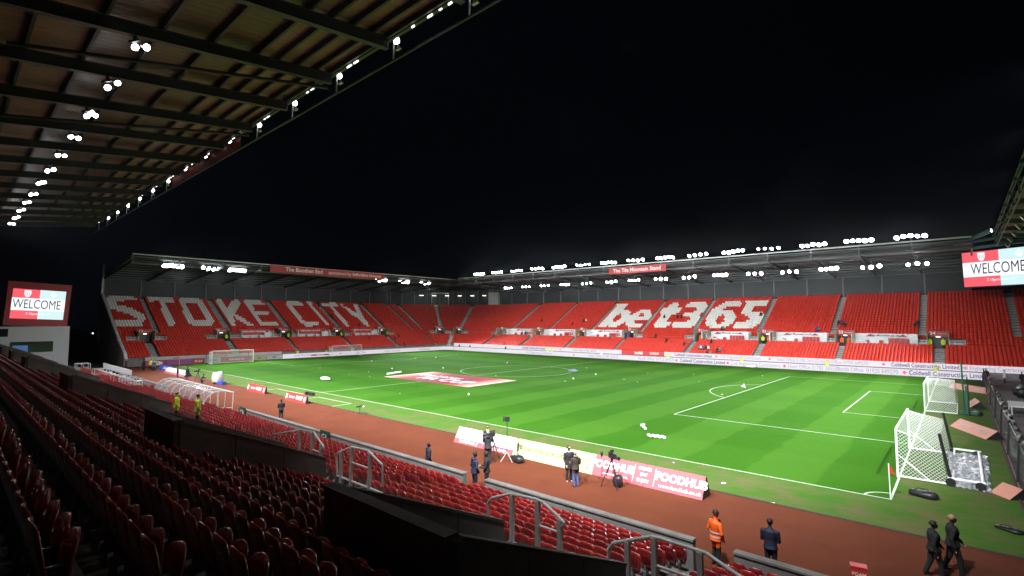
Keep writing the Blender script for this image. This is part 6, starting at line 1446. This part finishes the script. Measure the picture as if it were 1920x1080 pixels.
STW = [(1027, 666, 'pair near the middle of the far boards, left', 'yellow'), (1035, 667, 'pair near the middle of the far boards, right', 'yellow'), (1253, 677, 'below the letter t', 'yellow'), (1391, 683, 'below the digit five', 'yellow'), (1551, 690, 'left of the lower stair to 33', 'yellow'), (1756, 700, 'at the foot of stair 34', 'yellow'), (948, 660, 'near the corner', 'navy'), (881, 656, 'close to the left-hand corner', 'red'), (861, 655, 'at the corner stair', 'black'), (1128, 672, 'beside the red stadium board', 'white')]
for px, py, lb, c in STW:
    p = at(px, py+2, 1, YB1+0.6); person('small', p.x, YB1+0.6, 0, -90, (c, 'black', 'shoe'), 'person in %s behind the white boards, %s' % (c, lb), group='stewards along the far boards')
for px, lb, c in ((561, 'between the two left goals', 'yellow'), (614, 'beside the left post of the fixed goal', 'yellow'), (662, 'inside the view of the fixed left goal', 'yellow'), (310, 'seen through the portable left goal', 'khaki'), (440, 'at the right of the portable left goal', 'yellow'), (370, 'purple coat left of the portable goal', 'purple')):
    d = RT*((px-960)/FOC)+FW; t_ = (-55.6-CAM[0])/d[0]; person('small', -55.6, CAM[1]+d[1]*t_, 0, 0, (c, 'black', 'shoe'), 'steward behind the left boards, '+lb, group='stewards behind the left goals')
for px, py, c, lb in ((1431, 640, 'yellow', 'by stair mouth 32'), (1442, 641, 'orange', 'right of the yellow one at stair 32'), (1314, 637, 'orange', 'at stair mouth 31'), (1579, 640, 'orange', 'leftmost orange one at stair 33'), (1592, 640, 'orange', 'second orange one at stair 33'), (1769, 645, 'yellow', 'yellow, right of the rightmost stair mouth'), (1744, 645, 'yellow', 'yellow, left of the rightmost stair mouth'), (1085, 632, 'orange', 'left of the platform below the letter b'), (1173, 635, 'navy', 'at the stair right of the platform under b'), (1178, 636, 'blue', 'light blue coat at the stair under b'), (979, 628, 'navy', 'on the third platform from the corner, left'), (988, 628, 'black', 'on the third platform from the corner, middle'), (1003, 629, 'orange', 'on the third platform from the corner, right'), (985, 643, 'black', 'walking down the steps below it')):
    p = at(px, py+4, 1, FYT+6.5); person('small', p.x, FYT+6.5, 3.76, -90, (c, 'black', 'shoe'), 'steward standing on the far stand landing, '+lb, group='stewards on the far stand landings')
for y_, c, lb in ((-9.2, 'yellow', 'below the gap before CITY'), (-22.6, 'yellow', 'below the gap between O and K'), (4.4, 'yellow', 'below the letter I'), (-10.1, 'black', 'in black beside a yellow jacket'), (18.2, 'yellow', 'right of the last platform')):
    person('small', FX-6.6, y_, 3.76, 0, (c, 'black', 'shoe'), 'steward standing on the left stand landing, '+lb, group='stewards on the left stand landings')
for i, (x, y, c, lb) in enumerate(((59.3, 29.5, 'white', 'white coat beside the net end'), (60.8, 27.5, 'black', 'black coat behind the white one'), (57.6, 31.2, 'black', 'dark coat sitting by the last board'), (62.0, 20.5, 'yellow', 'yellow vest, leftmost of the crew'), (62.8, 19.8, 'orange', 'orange vest in the crew'), (62.5, 23.5, 'black', 'black coat behind the crew'), (63.3, 22.3, 'yellow', 'yellow vest behind the crew'), (63.9, 20.6, 'blue', 'blue coat, rightmost of the crew'))):
    person('small', x, y, 0, 200+40*i, (c, 'black', 'shoe'), 'person at the far right beyond the net: '+lb, group='crew beyond the net at far right')

# lettering becomes plain mesh
dg = bpy.context.evaluated_depsgraph_get()
for o in [o for o in COL.objects if o.type == 'FONT']:
    me = bpy.data.meshes.new_from_object(o.evaluated_get(dg)); nm = o.name; n_ = bpy.data.objects.new(nm+'_m', me); COL.objects.link(n_)
    n_.parent = o.parent; n_.matrix_parent_inverse = o.matrix_parent_inverse.copy(); n_.location = o.location; n_.rotation_euler = o.rotation_euler; n_.scale = o.scale
    if len(me.materials) == 0: me.materials.append(o.data.materials[0])
    bpy.data.objects.remove(o); n_.name = nm

# thin night haze, added for the glow around the lamps
hz = bpy.data.materials.new('night_haze'); hz.use_nodes = True; t_ = hz.node_tree; t_.nodes.remove(t_.nodes['Principled BSDF'])
pv = t_.nodes.new('ShaderNodeVolumePrincipled'); pv.inputs['Density'].default_value = 0.00016; pv.inputs['Anisotropy'].default_value = 0.94; pv.inputs['Color'].default_value = (0.9, 0.92, 1.0, 1)
t_.links.new(pv.outputs[0], t_.nodes['Material Output'].inputs['Volume'])
b = MB(); b.bb(-108, 98, -82, 82, -1.05, 32.0); o = b.build('haze', hz); o['kind'] = 'stuff'; tag(o, 'thin pale haze in the floodlit air', None, None)
for o in bpy.data.objects:
    if len(str(o.get('label', '')).split()) > 16: print('LONGLABEL', o.name, o['label'])
